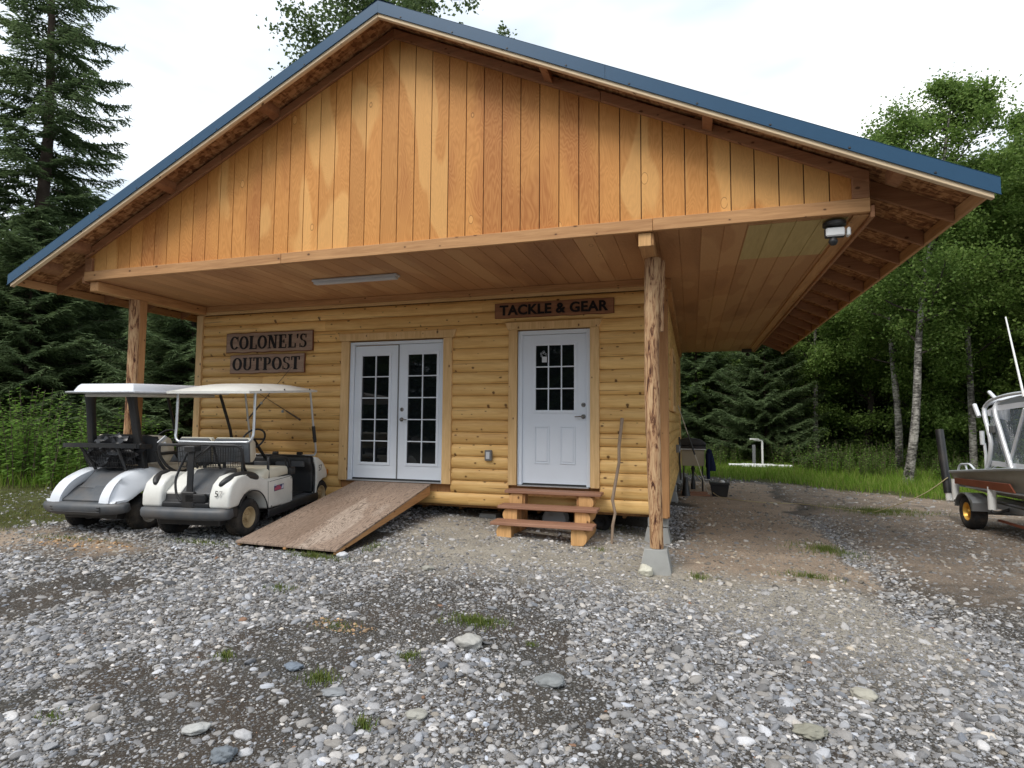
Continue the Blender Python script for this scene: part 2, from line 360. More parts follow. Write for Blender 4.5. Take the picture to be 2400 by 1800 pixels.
M_GREY = plain('grey_box', (.16, .165, .17), .5, var=.1)
M_LITE = plain('white_diffuser', (.55, .56, .58), .5, var=.03)
M_NAVY = plain('navy_cloth', (.012, .016, .04), .9, spec=.1, var=.3)
M_BEIGE = plain('beige_panel', (.33, .29, .21), .6, var=.12)
M_ROPE = plain('yellow_rope', (.5, .42, .24), .8, var=.2)
M_RED = plain('rust_red_stripe', (.17, .045, .02), .5, var=.3)
M_HULL = plain('painted_hull', (.34, .33, .28), .55, .1, var=.12, dirt=.2)
M_CANV = plain('white_canvas', (.72, .74, .78), .7, var=.06)
M_DARKW = plain('letter_black', (.012, .010, .010), .6, spec=.2, var=.2)
M_GRIP = plain('rod_cork', (.10, .07, .05), .6)
def glass_mat():
    M = NM('window_glass', .02, spec=.6); M.color((.006, .008, .009)); return M.m
M_GLASS = glass_mat()
def clearvinyl():
    M = NM('clear_vinyl', .12, spec=.6); M.color((.22, .26, .31)); M.b.inputs['Alpha'].default_value = .55
    co = M.coord((3, 3, 1)); M.bump(M.noise(co, 3, 3), .5, .03); return M.m
M_CLEAR = clearvinyl()
def signwood(name, c1, c2): return wood(name, c1, c2, 0, isl=.0, gs=1.5, rough=.75)
M_SIGN1 = signwood('sign_weathered', (.20, .125, .09), (.38, .26, .19))
M_SIGN3 = signwood('sign_brown', (.18, .075, .038), (.32, .15, .075))
M_SIGNE = plain('sign_bark_edge', (.16, .05, .02), .8, var=.3)

# ================================================================== THE CABIN
WX, ZC, YG, YB = 7.766, 3.476, -1.98, 8.44
RXC, EXL, EXR, SL = 4.76, -.93, 10.44, .479
LX, RX = 0.0, 9.63
def Bz(x): return 3.42+SL*((10.41-x) if x > RXC else (x+.89))   # bottom of blue trim
def Tz(x): return Bz(x)+.145
def Uz(x): return Bz(x)+.085
cabin = empty('log_cabin', (4, 0, 0), label='log sided wooden cabin with blue metal gable roof and deep open porch', cat='cabin')
def cp(name, mb, mat, parent=None, **k):
    """cabin part written in world coordinates"""
    o = obj(name, mb, mat, None, **k); o.parent = parent or cabin
    if parent is None: o.location = (-4, 0, 0)
    return o
# --- log siding: real D-profile rows
def log_rows(x0, x1, z0, z1, y, holes=(), horizontal='x', side=-1, seed=1):
    mb = MB(); rnd = random.Random(seed); zz = .365; k = 0; pitch = .1742
    rows = []
    zb = .19
    while zb < z1:
        rows.append((max(zb, z0), min(zb+pitch, z1))); zb += pitch
    for (a, b) in rows:
        if b-a < .02: continue
        # free spans of this row
        spans = [(x0, x1)]
        for hx0, hx1, hz0, hz1 in holes:
            if b > hz0+.02 and a < hz1-.02:
                ns = []
                for s0, s1 in spans:
                    if hx0 > s0 and hx0 < s1: ns.append((s0, hx0))
                    if hx1 < s1 and hx1 > s0: ns.append((hx1, s1))
                    if hx1 <= s0 or hx0 >= s1: ns.append((s0, s1))
                spans = ns
        for s0, s1 in spans:
            cuts = [s0]; c = s0+rnd.uniform(1.2, 3.6)
            while c < s1-.5: cuts.append(c); c += rnd.uniform(2, 3.6)
            cuts.append(s1)
            for c0, c1 in zip(cuts[:-1], cuts[1:]):
                if c1 < s1: c1 -= .0015
                prof = []; h = b-a; bul = .034
                for i in range(9):
                    t = i/8; ang = math.pi*t; zz_ = a+.003+(h-.006)*t; d = bul*(math.sin(ang)**.55 if 0 < t < 1 else 0)
                    prof.append((y+side*(d+.004), zz_))
                prof += [(y-side*.02, b-.003), (y-side*.02, a+.003)]
                if horizontal == 'x': mb.prism(prof, 0, c0, c1)
                else: # swap: prof is (x,z), swept along y
                    mb.prism(prof, 1, c0, c1)
    return mb
holesF = [(2.86, 4.72, .655, 2.80), (5.60, 6.88, .66, 2.865)]
cp('front_log_wall', log_rows(.12, 7.66, .345, 3.335, -.004, holesF), M_LOG, smooth=30)
cp('side_log_wall', log_rows(.1, YB-.16, .345, 3.335, WX-.04, [(1.6, 3.2, 1.75, 2.75)], 'y', 1, 5), M_LOGY, smooth=30)
cp('side_log_wall', log_rows(.1, YB-.16, .345, 3.335, .04, [], 'y', -1, 6), M_LOGY, smooth=30)
mb = MB(); mb.box(.05, WX-.07, .03, .06, .36, 3.44); mb.box(.05, .07, .07, YB-.2, .345, 3.44); mb.box(WX-.09, WX-.07, .07, YB-.2, .345, 3.44); mb.box(.05, WX-.07, YB-.18, YB-.1, .345, 3.44)
cp('wall_backing', mb, M_BEAMZ, smooth=0)
mb = MB(); mb.box(.1, WX-.12, .22, YB-.3, .30, .34)
for i in range(12): mb.box(.3+i*.62, .34+i*.62, .5, YB-.3, .22, .30)
cp('floor_frame', mb, M_BEAMY, smooth=0)
mb = MB(); mb.box(7.655, WX+.012, -.062, -.006, .335, 3.335); mb.box(WX-.018, WX+.013, -.004, .14, .335, 3.335)
cp('corner_board', mb, M_BEAMZ, bevel=.004)
mb = MB(); mb.box(-.012, .115, -.062, -.006, .335, 3.335); mb.box(-.014, .02, -.004, .14, .335, 3.335)
cp('corner_board', mb, M_TRIM, bevel=.004)
mb = MB(); mb.box(WX-.03, WX+.02, YB-.19, YB-.02, .335, 3.335); cp('corner_board', mb, M_TRIM, bevel=.004)
mb = MB(); mb.box(-.0, WX, -.075, -.006, 3.385, 3.474); cp('frieze_board', mb, M_BEAM, bevel=.004)
mb = MB(); mb.box(-.0, WX, -.05, -.006, 3.338, 3.383); cp('frieze_strip', mb, M_TRIMX, bevel=.003)
mb = MB(); mb.box(WX-.02, WX+.06, -.002, YB-.1, 3.338, 3.474); cp('frieze_board', mb, M_BEAMY, bevel=.004)
# side window trim
mb = MB(); mb.box(WX-.03, WX+.03, 1.6, 1.7, 1.75, 2.75); mb.box(WX-.03, WX+.03, 3.1, 3.2, 1.75, 2.75); mb.box(WX-.03, WX+.033, 1.7, 3.1, 2.65, 2.75); mb.box(WX-.03, WX+.033, 1.7, 3.1, 1.75, 1.85)
w = cp('side_window_trim', mb, M_TRIM, bevel=.004)
mb = MB(); mb.box(WX-.06, WX-.045, 1.7, 3.1, 1.85, 2.65); o = cp('window_glass', mb, M_GLASS, w, smooth=0)
# --- doors
def frame_rect(mb, x0, x1, z0, z1, w, y0, y1, bottom=True, wb=None):
    mb.box(x0, x0+w, y0, y1, z0, z1); mb.box(x1-w, x1, y0, y1, z0, z1); mb.box(x0+w, x1-w, y0+.001, y1, z1-w, z1)
    if bottom: mb.box(x0+w, x1-w, y0+.001, y1, z0, z0+(wb or w))
def door_slab(x0, x1, z0, z1, gx0, gx1, gz0, gz1, nx, nz_, yf, panels, name, hinge_label=None):
    mb = MB(); t = .045; yb = yf+t
    mb.box(x0, gx0, yf, yb, z0, z1); mb.box(gx1, x1, yf, yb, z0, z1); mb.box(gx0, gx1, yf, yb, z0, gz0); mb.box(gx0, gx1, yf, yb, gz1, z1)
    d = cp(name, mb, M_DOOR, smooth=0)
    fr = MB(); e = .035; frame_rect(fr, gx0-e, gx1+e, gz0-e, gz1+e, e+.006, yf-.012, yf+.01)
    mw = .016
    for i in range(1, nx):
        x = gx0+(gx1-gx0)*i/nx; fr.box(x-mw/2, x+mw/2, yf-.002, yf+.02, gz0+.004, gz1-.004)
    for i in range(1, nz_):
        z = gz0+(gz1-gz0)*i/nz_; fr.box(gx0+.004, gx1-.004, yf-.004, yf+.018, z-mw/2, z+mw/2)
    cp('glazing_bars', fr, M_DOOR, d, bevel=.003)
    g = MB(); g.box(gx0, gx1, yf+.021, yf+.03, gz0, gz1); cp('window_pane', g, M_GLASS, d, smooth=0)
    for (a, b, c, e_) in panels:
        p = MB(); 
        frame_rect(p, a, b, c, e_, .014, yf-.011, yf+.002); 
        p.box(a+.032, b-.032, yf-.009, yf+.002, c+.032, e_-.032)
        cp('raised_panel', p, M_DOOR, d, bevel=.003)
    return d
def lever(d, x, z, yf, dirx, dead):
    mb = MB(); mb.lathe([(0, -.012), (.028, -.012), (.033, -.006), (.033, 0)], (x, yf, z), 1, 20)
    mb.tube([(x, yf-.01, z), (x, yf-.05, z), (x+dirx*.03, yf-.058, z), (x+dirx*.11, yf-.055, z-.004)], [.011, .011, .009, .007], 8)
    cp('door_handle', mb, M_CHROME, d)
    mb = MB(); mb.lathe([(0, -.02), (.018, -.02), (.022, -.016), (.03, -.006), (.032, 0)], (x, yf, dead), 1, 20); mb.box(x-.003, x+.003, yf-.024, yf-.018, dead-.008, dead+.008)
    cp('deadbolt', mb, M_CHROME, d)
YF = .0
dr = door_slab(5.795, 6.695, .715, 2.785, 5.975, 6.532, 1.722, 2.64, 3, 3, YF, [(5.965, 6.18, .985, 1.505), (6.33, 6.545, .985, 1.505)], 'entry_door')
lever(dr, 6.655, 1.64, YF, -1, 1.80)
# paper sticker on first pane
mb = MB(); mb.box(6.065, 6.135, YF-.0005+.018, YF+.0195, 2.40, 2.48); cp('window_sticker', mb, M_LITE, dr, smooth=0)
mb = MB(); 
for a, b in ((6.05, 2.52), (6.075, 2.535), (6.10, 2.525), (6.125, 2.51), (6.09, 2.55), (6.06, 2.49)): mb.tube([(a+.012*math.cos(t), YF+.017, b+.012*math.sin(t)) for t in [k*math.pi/4 for k in range(8)]], .002, 4, closed=True)
cp('window_sticker', mb, M_LITE, dr)
mb = MB(); mb.box(5.725, 5.79, -.03, .03, .69, 2.845); mb.box(6.70, 6.755, -.03, .03, .69, 2.845); mb.box(5.79, 6.70, -.031, .03, 2.79, 2.846)
mb.box(5.735, 5.745, -.045, -.03, .69, 2.84); mb.box(5.79, 5.80, -.005+.0, .04, .7, 2.79)
cp('entry_door_frame', mb, M_DOOR, bevel=.004)
mb = MB(); mb.box(5.74, 6.74, -.075, .05, .672, .688); cp('door_sill', mb, M_ALU, bevel=.004)
mb = MB(); mb.box(5.79, 6.70, .0, .03, .689, .713); cp('door_gasket', mb, M_BLACK, smooth=0)
g0 = door_slab(3.075, 3.825, .70, 2.715, 3.195, 3.675, .93, 2.565, 2, 5, YF, [], 'french_door')
g1 = door_slab(3.835, 4.555, .70, 2.725, 3.985, 4.468, .93, 2.57, 2, 5, YF, [], 'french_door')
g0['label'] = 'left leaf of the white glazed double door'; g1['label'] = 'right leaf with lever handle of the white glazed double door'
lever(g1, 3.895, 1.585, YF, 1, 1.735)
mb = MB(); mb.box(3.822, 3.838, -.012, .02, .70, 2.72); cp('door_astragal', mb, M_GREY, smooth=0)
mb = MB(); mb.box(3.00, 3.07, -.03, .03, .67, 2.775); mb.box(4.56, 4.60, -.03, .03, .67, 2.775); mb.box(3.07, 4.56, -.031, .03, 2.73, 2.776); mb.box(3.01, 3.02, -.045, -.03, .67, 2.77)
cp('french_door_frame', mb, M_DOOR, bevel=.004)
mb = MB(); mb.box(3.01, 4.59, -.07, .05, .655, .672); cp('door_sill', mb, M_ALU, bevel=.004)
mb = MB(); mb.box(3.07, 4.56, .0, .03, .673, .698); cp('door_gasket', mb, M_BLACK, smooth=0)
def trim(x0, x1, w, z0, z1, hx0, hx1, hz1):
    mb = MB(); mb.box(x0, x0+w, -.064, -.006, z0, z1); mb.box(x1-w, x1, -.064, -.006, z0, z1)
    mb.prism([(hx0+.045, z1+.002), (hx1-.045, z1+.002), (hx1, hz1), (hx0, hz1)], 1, -.074, -.006)
    return cp('door_trim', mb, M_TRIM, bevel=.004)
trim(2.855, 4.725, .14, .655, 2.795, 2.80, 4.795, 2.91)
trim(5.595, 6.88, .125, .68, 2.86, 5.54, 6.925, 2.97)
# --- beam, ceiling, gable
mb = MB(); xs = [LX, 3.28, 7.72, RX]
for a, b in zip(xs[:-1], xs[1:]): mb.box(a, b-(.003 if b < RX else 0), YG-.045, YG+.0, 3.476, 3.605)
cp('porch_beam', mb, M_BEAM, bevel=.005)
def grooved(x0, x1, g0, ylo, yhi, z, down=True):
    """ceiling sheet with V grooves running along y"""
    mb = MB(); k = 0; gw = .009; gd = .008; x = x0; gs = []
    g = g0
    while g > x0: g -= .2134
    while g < x0+.01: g += .2134
    while g < x1: gs.append(g); g += .2134
    prof = [(x0, z)]
    for g in gs: prof += [(g-gw/2, z), (g-gw/4, z+gd), (g+gw/4, z+gd), (g+gw/2, z)]
    prof += [(x1, z), (x1, z+.02), (x0, z+.02)]
    return prof
seams = [YG, -.02, 2.95, 5.9, YB]
mb = MB()
for a, b in zip(seams[:-1], seams[1:]):
    mb.prism(grooved(LX+.001, RX-.13, 5.62, a, b, ZC), 1, a+.002, b-.002)
cp('ceiling', mb, M_CEIL, smooth=0)
mb = MB(); mb.prism(grooved(8.62, 9.48, 5.62, 0, 0, ZC-.003), 1, YG+.06, -.70)
cp('ceiling_patch', mb, wood('pale_patch_panel', (.42, .31, .13), (.54, .42, .19), 1, isl=0), smooth=0, label='paler greenish replacement panel of the porch ceiling')
mb = MB(); mb.box(RX-.128, RX, YG+.002, YB, ZC-.022, ZC+.02); cp('ceiling_edge_board', mb, M_BEAMY, bevel=.004)
mb = MB(); mb.box(RX+.002, RX+.035, YG-.04, YB, ZC-.05, ZC+.06); cp('ceiling_edge_trim', mb, M_RAFT, bevel=.004)
mb = MB(); mb.box(LX-.035, LX-.002, YG-.04, YB, ZC-.03, ZC+.06); cp('ceiling_edge_trim', mb, M_RAFT, bevel=.004)
# gable siding
mb = MB(); g = 4.19-.2134*19; gl = []
while g < 9.5:
    if g > .08: gl.append(g)
    g += .2134
def topz(x): return Uz(x)-.01
pts = sorted(set([LX+.03]+gl+[RXC, RX-.01]))
for a, b in zip(pts[:-1], pts[1:]):
    ga = .005 if a in gl else 0; gb = .005 if b in gl else 0
    a2, b2 = a+ga, b-gb
    vs = [(a2, YG, 3.6), (b2, YG, 3.6), (b2, YG, topz(b2)), (a2, YG, topz(a2)), (a2, YG+.012, 3.6), (b2, YG+.012, 3.6), (b2, YG+.012, topz(b2)), (a2, YG+.012, topz(a2))]
    mb.add(vs, [(0, 1, 2, 3), (4, 7, 6, 5), (0, 4, 5, 1), (1, 5, 6, 2), (2, 6, 7, 3), (3, 7, 4, 0)])
cp('gable_siding', mb, M_GABLE, smooth=0)
mb = MB(); mb.add([(LX+.03, YG+.013, 3.5), (RX-.01, YG+.013, 3.5), (RX-.01, YG+.013, topz(RX)), (RXC, YG+.013, topz(RXC)), (LX+.03, YG+.013, topz(LX))], [(0, 1, 2, 3, 4)])
cp('gable_backing', mb, plain('groove_shadow_wood', (.06, .025, .01), .9), smooth=0, fixn=False)
# back gable
mb = MB(); mb.prism([(LX, 3.5), (RX, 3.5), (RX, topz(RX)), (RXC, topz(RXC)), (LX, topz(LX))], 1, YB-.05, YB-.02); cp('gable_siding', mb, M_GABLE, smooth=0)
# rake boards against the gable, with short block ends
def slope_board(mb, xa, xb, y0, y1, lo, hi):
    """board following the roof slope; lo/hi offsets above Bz"""
    mb.add([(xa, y0, Bz(xa)+lo), (xb, y0, Bz(xb)+lo), (xb, y0, Bz(xb)+hi), (xa, y0, Bz(xa)+hi), (xa, y1, Bz(xa)+lo), (xb, y1, Bz(xb)+lo), (xb, y1, Bz(xb)+hi), (xa, y1, Bz(xa)+hi)],
           [(0, 1, 2, 3), (4, 7, 6, 5), (0, 4, 5, 1), (1, 5, 6, 2), (2, 6, 7, 3), (3, 7, 4, 0)])
mb = MB()
for a, b in ((RXC+.001, 7.2), (7.203, RX)): slope_board(mb, a, b, YG-.042, YG-.002, -.052, .06)
for a, b in ((LX, 2.3), (2.303, RXC-.001)): slope_board(mb, a, b, YG-.042, YG-.002, -.052, .06)
mb.box(RX-.14, RX-.001, YG-.041, YG-.002, 3.607, Bz(RX-.14)-.055); mb.box(LX+.001, LX+.13, YG-.041, YG-.002, 3.607, Bz(LX)-.054+.0)
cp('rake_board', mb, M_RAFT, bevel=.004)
# barge boards (outer), sheathing, lookouts
YO = -2.38
mb = MB()
for a, b in ((RXC+.001, EXR-.03), (EXL+.03, RXC-.001)): slope_board(mb, a, b, YO+.006, YO+.058, -.043, .083)
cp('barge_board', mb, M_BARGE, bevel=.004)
mb = MB()
for x in (6.6, 8.2, 9.75, 3.1, 1.5, .02, -.5):
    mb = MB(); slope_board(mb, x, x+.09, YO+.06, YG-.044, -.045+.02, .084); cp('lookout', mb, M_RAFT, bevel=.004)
mb = MB()
for a, b in ((RXC, EXR-.005), (EXL+.005, RXC)): slope_board(mb, a, b, YO+.015, YB+.35, .086, .104)
cp('roof_sheathing', mb, M_OSB, smooth=0)
# rafter tails each side and sub fascia
mb = MB(); y = -1.80; kk = 0
while y < YB+.3:
    for (xa, xb) in ((RX-.3, 10.35), (-.84, LX+.3)):
        ss = 1 if xa > 5 else -1; hi = .084; lo = -.045
        mb = MB(); slope_board(mb, xa, xb, y, y+.04, lo-.02, hi); cp('rafter_tail', mb, M_RAFT, bevel=.003)
    y += .725
mb = MB(); mb.box(10.352, 10.392, YO+.06, YB+.35, 3.40, Bz(10.392)+.083); cp('sub_fascia', mb, M_BEAMY, bevel=.004)
mb = MB(); mb.box(-.872, -.842, YO+.06, YB+.35, 3.40, Bz(-.872)+.083); cp('sub_fascia', mb, M_BEAMY, bevel=.004)
# metal roof: ribbed panels and gable trim
def ribbed(x0, x1):
    mb = MB(); prof = []; y = YO; 
    while y < YB+.36:
        prof += [(y, 0), (y+.1, 0), (y+.115, .018), (y+.135, .018), (y+.15, 0)]; y += .23
    n = len(prof)
    vs = []
    for x in (x0, x1):
        for (yy, h) in prof: vs.append((x, yy, Bz(x)+.115+h))
    mb.add(vs, [(i, i+1, n+i+1, n+i) for i in range(n-1)]); return mb
for a, b in ((RXC, EXR+.02), (EXL-.02, RXC)): cp('metal_roof_panel', ribbed(a, b), M_BLUE, smooth=0, fixn=False)
mb = MB()
for cuts in ((RXC+.0005, 7.3, EXR+.01), (EXL-.01, 2.2, RXC-.0005)):
    for a, b in zip(cuts[:-1], cuts[1:]):
        slope_board(mb, a, b-(.003 if b < EXR and b != cuts[-1] else 0), YO-.004, YO+.004, .0, .145); slope_board(mb, a, b, YO-.004, YO+.12, .141, .147)
        slope_board(mb, a, b, YO-.012, YO-.004, -.002, .004)
tr = cp('gable_trim', mb, M_BLUE, smooth=0)
mb = MB()
for i in range(18):
    x = EXL+.4+i*.62
    mb = MB(); mb.lathe([(0, -.006), (.008, -.006), (.012, 0)], (x, YO-.004, Bz(x)+.022), 1, 8); cp('screw', mb, M_BLACK, tr)
mb = MB(); mb.add([(RXC-.2, YO-.006, Tz(RXC-.2)+.012), (RXC, YO-.006, Tz(RXC)+.02), (RXC+.2, YO-.006, Tz(RXC+.2)+.012), (RXC-.2, YB+.36, Tz(RXC-.2)+.012), (RXC, YB+.36, Tz(RXC)+.02), (RXC+.2, YB+.36, Tz(RXC+.2)+.012)], [(0, 1, 4, 3), (1, 2, 5, 4)])
cp('ridge_cap', mb, M_BLUE, smooth=0, fixn=False)
mb = MB(); mb.box(EXR-.03, EXR+.015, YO+.01, YB+.35, 3.465, 3.53); cp('eave_flashing', mb, M_BLUE, bevel=.002)
mb = MB(); mb.box(EXL-.015, EXL+.03, YO+.01, YB+.35, 3.465, 3.53); cp('eave_flashing', mb, M_BLUE, bevel=.002)
# purlins & posts
mb = MB(); mb.box(7.575, 7.725, YG+.005, YB-.5, 3.335, 3.473); cp('purlin', mb, M_BEAMY, bevel=.012)
mb = MB(); mb.box(.055, .205, YG+.005, -.08, 3.335, 3.473); cp('purlin', mb, M_BEAMY, bevel=.008)
mb = MB(); mb.box(7.575, 7.70, YG-.012, YG+.003, 3.335, 3.47); cp('purlin_end', mb, M_END, bevel=.004)
def bark_slab(cx, cy, z0, z1, w, seed, full=True):
    mb = MB(); rnd = random.Random(seed); n = 18; rings = []
    N = 50
    for i in range(N+1):
        t = i/N; z = z0+(z1-z0)*t; ring = []; ww = w*(.46+.10*t)
        for k in range(n):
            a = 2*math.pi*k/n; ca, sa = math.cos(a), math.sin(a); sq = max(abs(ca), abs(sa)); r = ww*(.85+.15/sq if sa > .2 else 1.02)
            r *= 1+.10*mnoise.noise(Vector((ca*1.5+seed, sa*1.5, z*1.6)))+.06*mnoise.noise(Vector((ca*4, sa*4+seed, z*7)))
            ring.append((cx+r*ca+.02*math.sin(z*1.3+seed), cy+r*sa, z))
        rings.append(ring)
    return mb.loft(rings)
p1 = cp('bark_post', bark_slab(7.685, -1.50, .255, 3.333, .148, 2), M_BARKP, smooth=60, label='right peeled bark porch post')
mb = MB(); mb.box(7.70, 7.765, -1.44, -1.36, 2.75, 3.33); cp('post_bark_strip', bark_slab(7.775, -1.42, 2.55, 3.33, .07, 8), M_BARKP, p1, smooth=60)
mb = MB(); mb.box(.075, .215, -1.33, -1.2, .25, 3.333); p2 = cp('square_post', mb, M_BEAMZ, bevel=.006, label='left porch post of sawn timber with a bark slab face')
cp('bark_slab', bark_slab(.135, -1.345, .25, 3.333, .135, 5), M_BARKP, p2, smooth=60)
def pier(cx, cy, z0, z1, wb, wt):
    mb = MB(); a, b = wb/2, wt/2
    vs = [(cx-a, cy-a, z0), (cx+a, cy-a, z0), (cx+a, cy+a, z0), (cx-a, cy+a, z0), (cx-b, cy-b, z1), (cx+b, cy-b, z1), (cx+b, cy+b, z1), (cx-b, cy+b, z1)]
    mb.add(vs, [(0, 3, 2, 1), (4, 5, 6, 7), (0, 1, 5, 4), (1, 2, 6, 5), (2, 3, 7, 6), (3, 0, 4, 7)]); return mb
cp('pier_block', pier(7.69, -1.46, -.03, .25, .34, .23), M_CONC, bevel=.008)
cp('pier_block', pier(.14, -1.27, .05, .25, .34, .23), M_CONC, bevel=.008)
for y in (.14, 4.3, 8.1):
    cp('pier_block', pier(7.62, y, -.03, .2, .36, .26), M_CONC, bevel=.008)
    mb = MB(); mb.box(7.5, 7.76, y-.12, y+.12, .205, .33); cp('pier_block', mb, M_CONC, bevel=.01)
for x in (.3, 3.0, 5.2): cp('pier_block', pier(x, .35, .0, .22, .34, .24), M_CONC, bevel=.008)
# ------------------------------------------------------------------ lamps, boxes on the cabin
t = empty('strip_light', (3.8, -1.2, 3.47), label='long white strip light on the porch ceiling', cat='ceiling light')
mb = MB(); mb.box(-.64, .64, -.06, .06, -.03, 0); obj('housing', mb, M_LITE, t, bevel=.006)
mb = MB(); mb.prism([(-.05, -.032), (-.04, -.062), (.04, -.062), (.05, -.032)], 0, -.62, .62); obj('diffuser', mb, M_LITE, t, bevel=.004)
t = empty('floodlight_camera', (9.37, -1.86, 3.45), label='white and black floodlight camera under the right end of the porch beam', cat='security light')
mb = MB(); mb.lathe([(0, 0), (.10, 0), (.10, -.03), (.06, -.05), (0, -.05)], (0, 0, 0), 2, 20); obj('mount', mb, M_BLACK, t)
mb = MB(); mb.box(-.085, .075, -.07, -.045, -.145, -.06); o = obj('lamp_panel', mb, M_PVC, t, bevel=.012)
mb = MB(); mb.box(-.09, .08, -.043, .0, -.15, -.055); obj('lamp_housing', mb, M_BLACK, t, bevel=.01)
mb = MB(); mb.box(.09, .12, -.08, .0, -.15, -.07); obj('side_lamp_panel', mb, M_PVC, t, bevel=.01)
mb = MB(); mb.lathe([(0, -.04), (.024, -.034), (.036, -.015), (.04, 0), (.036, .015), (.024, .034), (0, .04)], (-.02, -.03, -.185), 2, 20); obj('camera_ball', mb, M_BLACK, t)
t = empty('floodlight', (9.42, 7.9, 3.45), label='small black lamp at the far end of the side ceiling', cat='security light')
mb = MB(); mb.box(-.12, .12, -.06, .04, -.08, 0); obj('housing', mb, M_BLACK, t, bevel=.01)
mb = MB(); mb.lathe([(0, -.05), (.04, -.03), (.05, 0), (.04, .03), (0, .05)], (.02, 0, -.13), 2, 14); obj('camera_ball', mb, M_BLACK, t)
def outlet(loc, rz, label):
    t = empty('outlet_box', loc, (0, 0, rz), label=label, cat='outlet')
    mb = MB(); mb.box(-.05, .05, -.045, .02, -.075, .075); obj('housing', mb, M_GREY, t, bevel=.008)
    mb = MB(); mb.box(-.028, .028, -.055, -.047, -.05, .05); obj('cover', mb, M_LITE, t, bevel=.004)
outlet((5.31, -.05, 1.085), 0, 'grey covered power outlet between the two doors')
outlet((WX+.03, 3.6, 1.08), R(90), 'grey outlet box on the right side wall')
mb = MB(); mb.tube([(WX+.05, 4.6, 1.28), (WX+.06, 4.6, 1.1), (WX+.05, 4.62, .8), (WX+.07, 4.65, .4)], .02, 8); obj('conduit', mb, M_BLACK, label='black conduit down the side wall below its outlet', cat='conduit')
# ------------------------------------------------------------------ signs
def wavy_board(w, h, t, seed, amp=.012):
    mb = MB(); n = 26; rnd = random.Random(seed); top = []; bot = []
    for i in range(n+1):
        x = -w/2+w*i/n; top.append((x, h/2+amp*mnoise.noise(Vector((x*5, seed, 0))))); bot.append((x, -h/2+amp*mnoise.noise(Vector((x*5, seed, 9)))))
    rt = [(w/2+amp*mnoise.noise(Vector((seed, k*2.3, 3))), -h/2+h*k/5) for k in range(1, 5)]
    poly = bot+rt+top[::-1]
    return mb.prism(poly, 1, -t, 0)
def sign(loc, w, h, txt, th, tw, mat, serif, label, rot, seed):
    t = empty('wooden_sign', loc, (0, rot, 0), label=label, cat='sign', group='carved wooden signs on the front wall')
    b = obj('board', wavy_board(w, h, .03, seed), mat, t, bevel=.004, smooth=30)
    e = MB(); obj('bark_edge', wavy_board(w+.012, h+.012, .018, seed).add([], []), M_SIGNE, b, smooth=30)
    me = text_mesh(txt, th, tw, .004, .003 if not serif else .004); 
    bm = bmesh.new(); bm.from_mesh(me)
    src = bm.copy()      # bold: the outline struck three times, each a hair deeper
    for k, (dx, dz) in enumerate(((-.0035, .0), (.0035, .0), (0, .003))):
        m2 = bpy.data.meshes.new('b'); c2_ = src.copy(); bmesh.ops.translate(c2_, verts=c2_.verts, vec=(dx, dz, -.0004*(k+1))); c2_.to_mesh(m2); c2_.free(); bm.from_mesh(m2); bpy.data.meshes.remove(m2)
    src.free()
    bm.to_mesh(me); bm.free(); me.materials.append(M_DARKW)
    l = bpy.data.objects.new('lettering', me); COL.objects.link(l); l.parent = t; l.location = (0, -.036, 0); l.rotation_euler = (R(90), 0, 0)
    return t
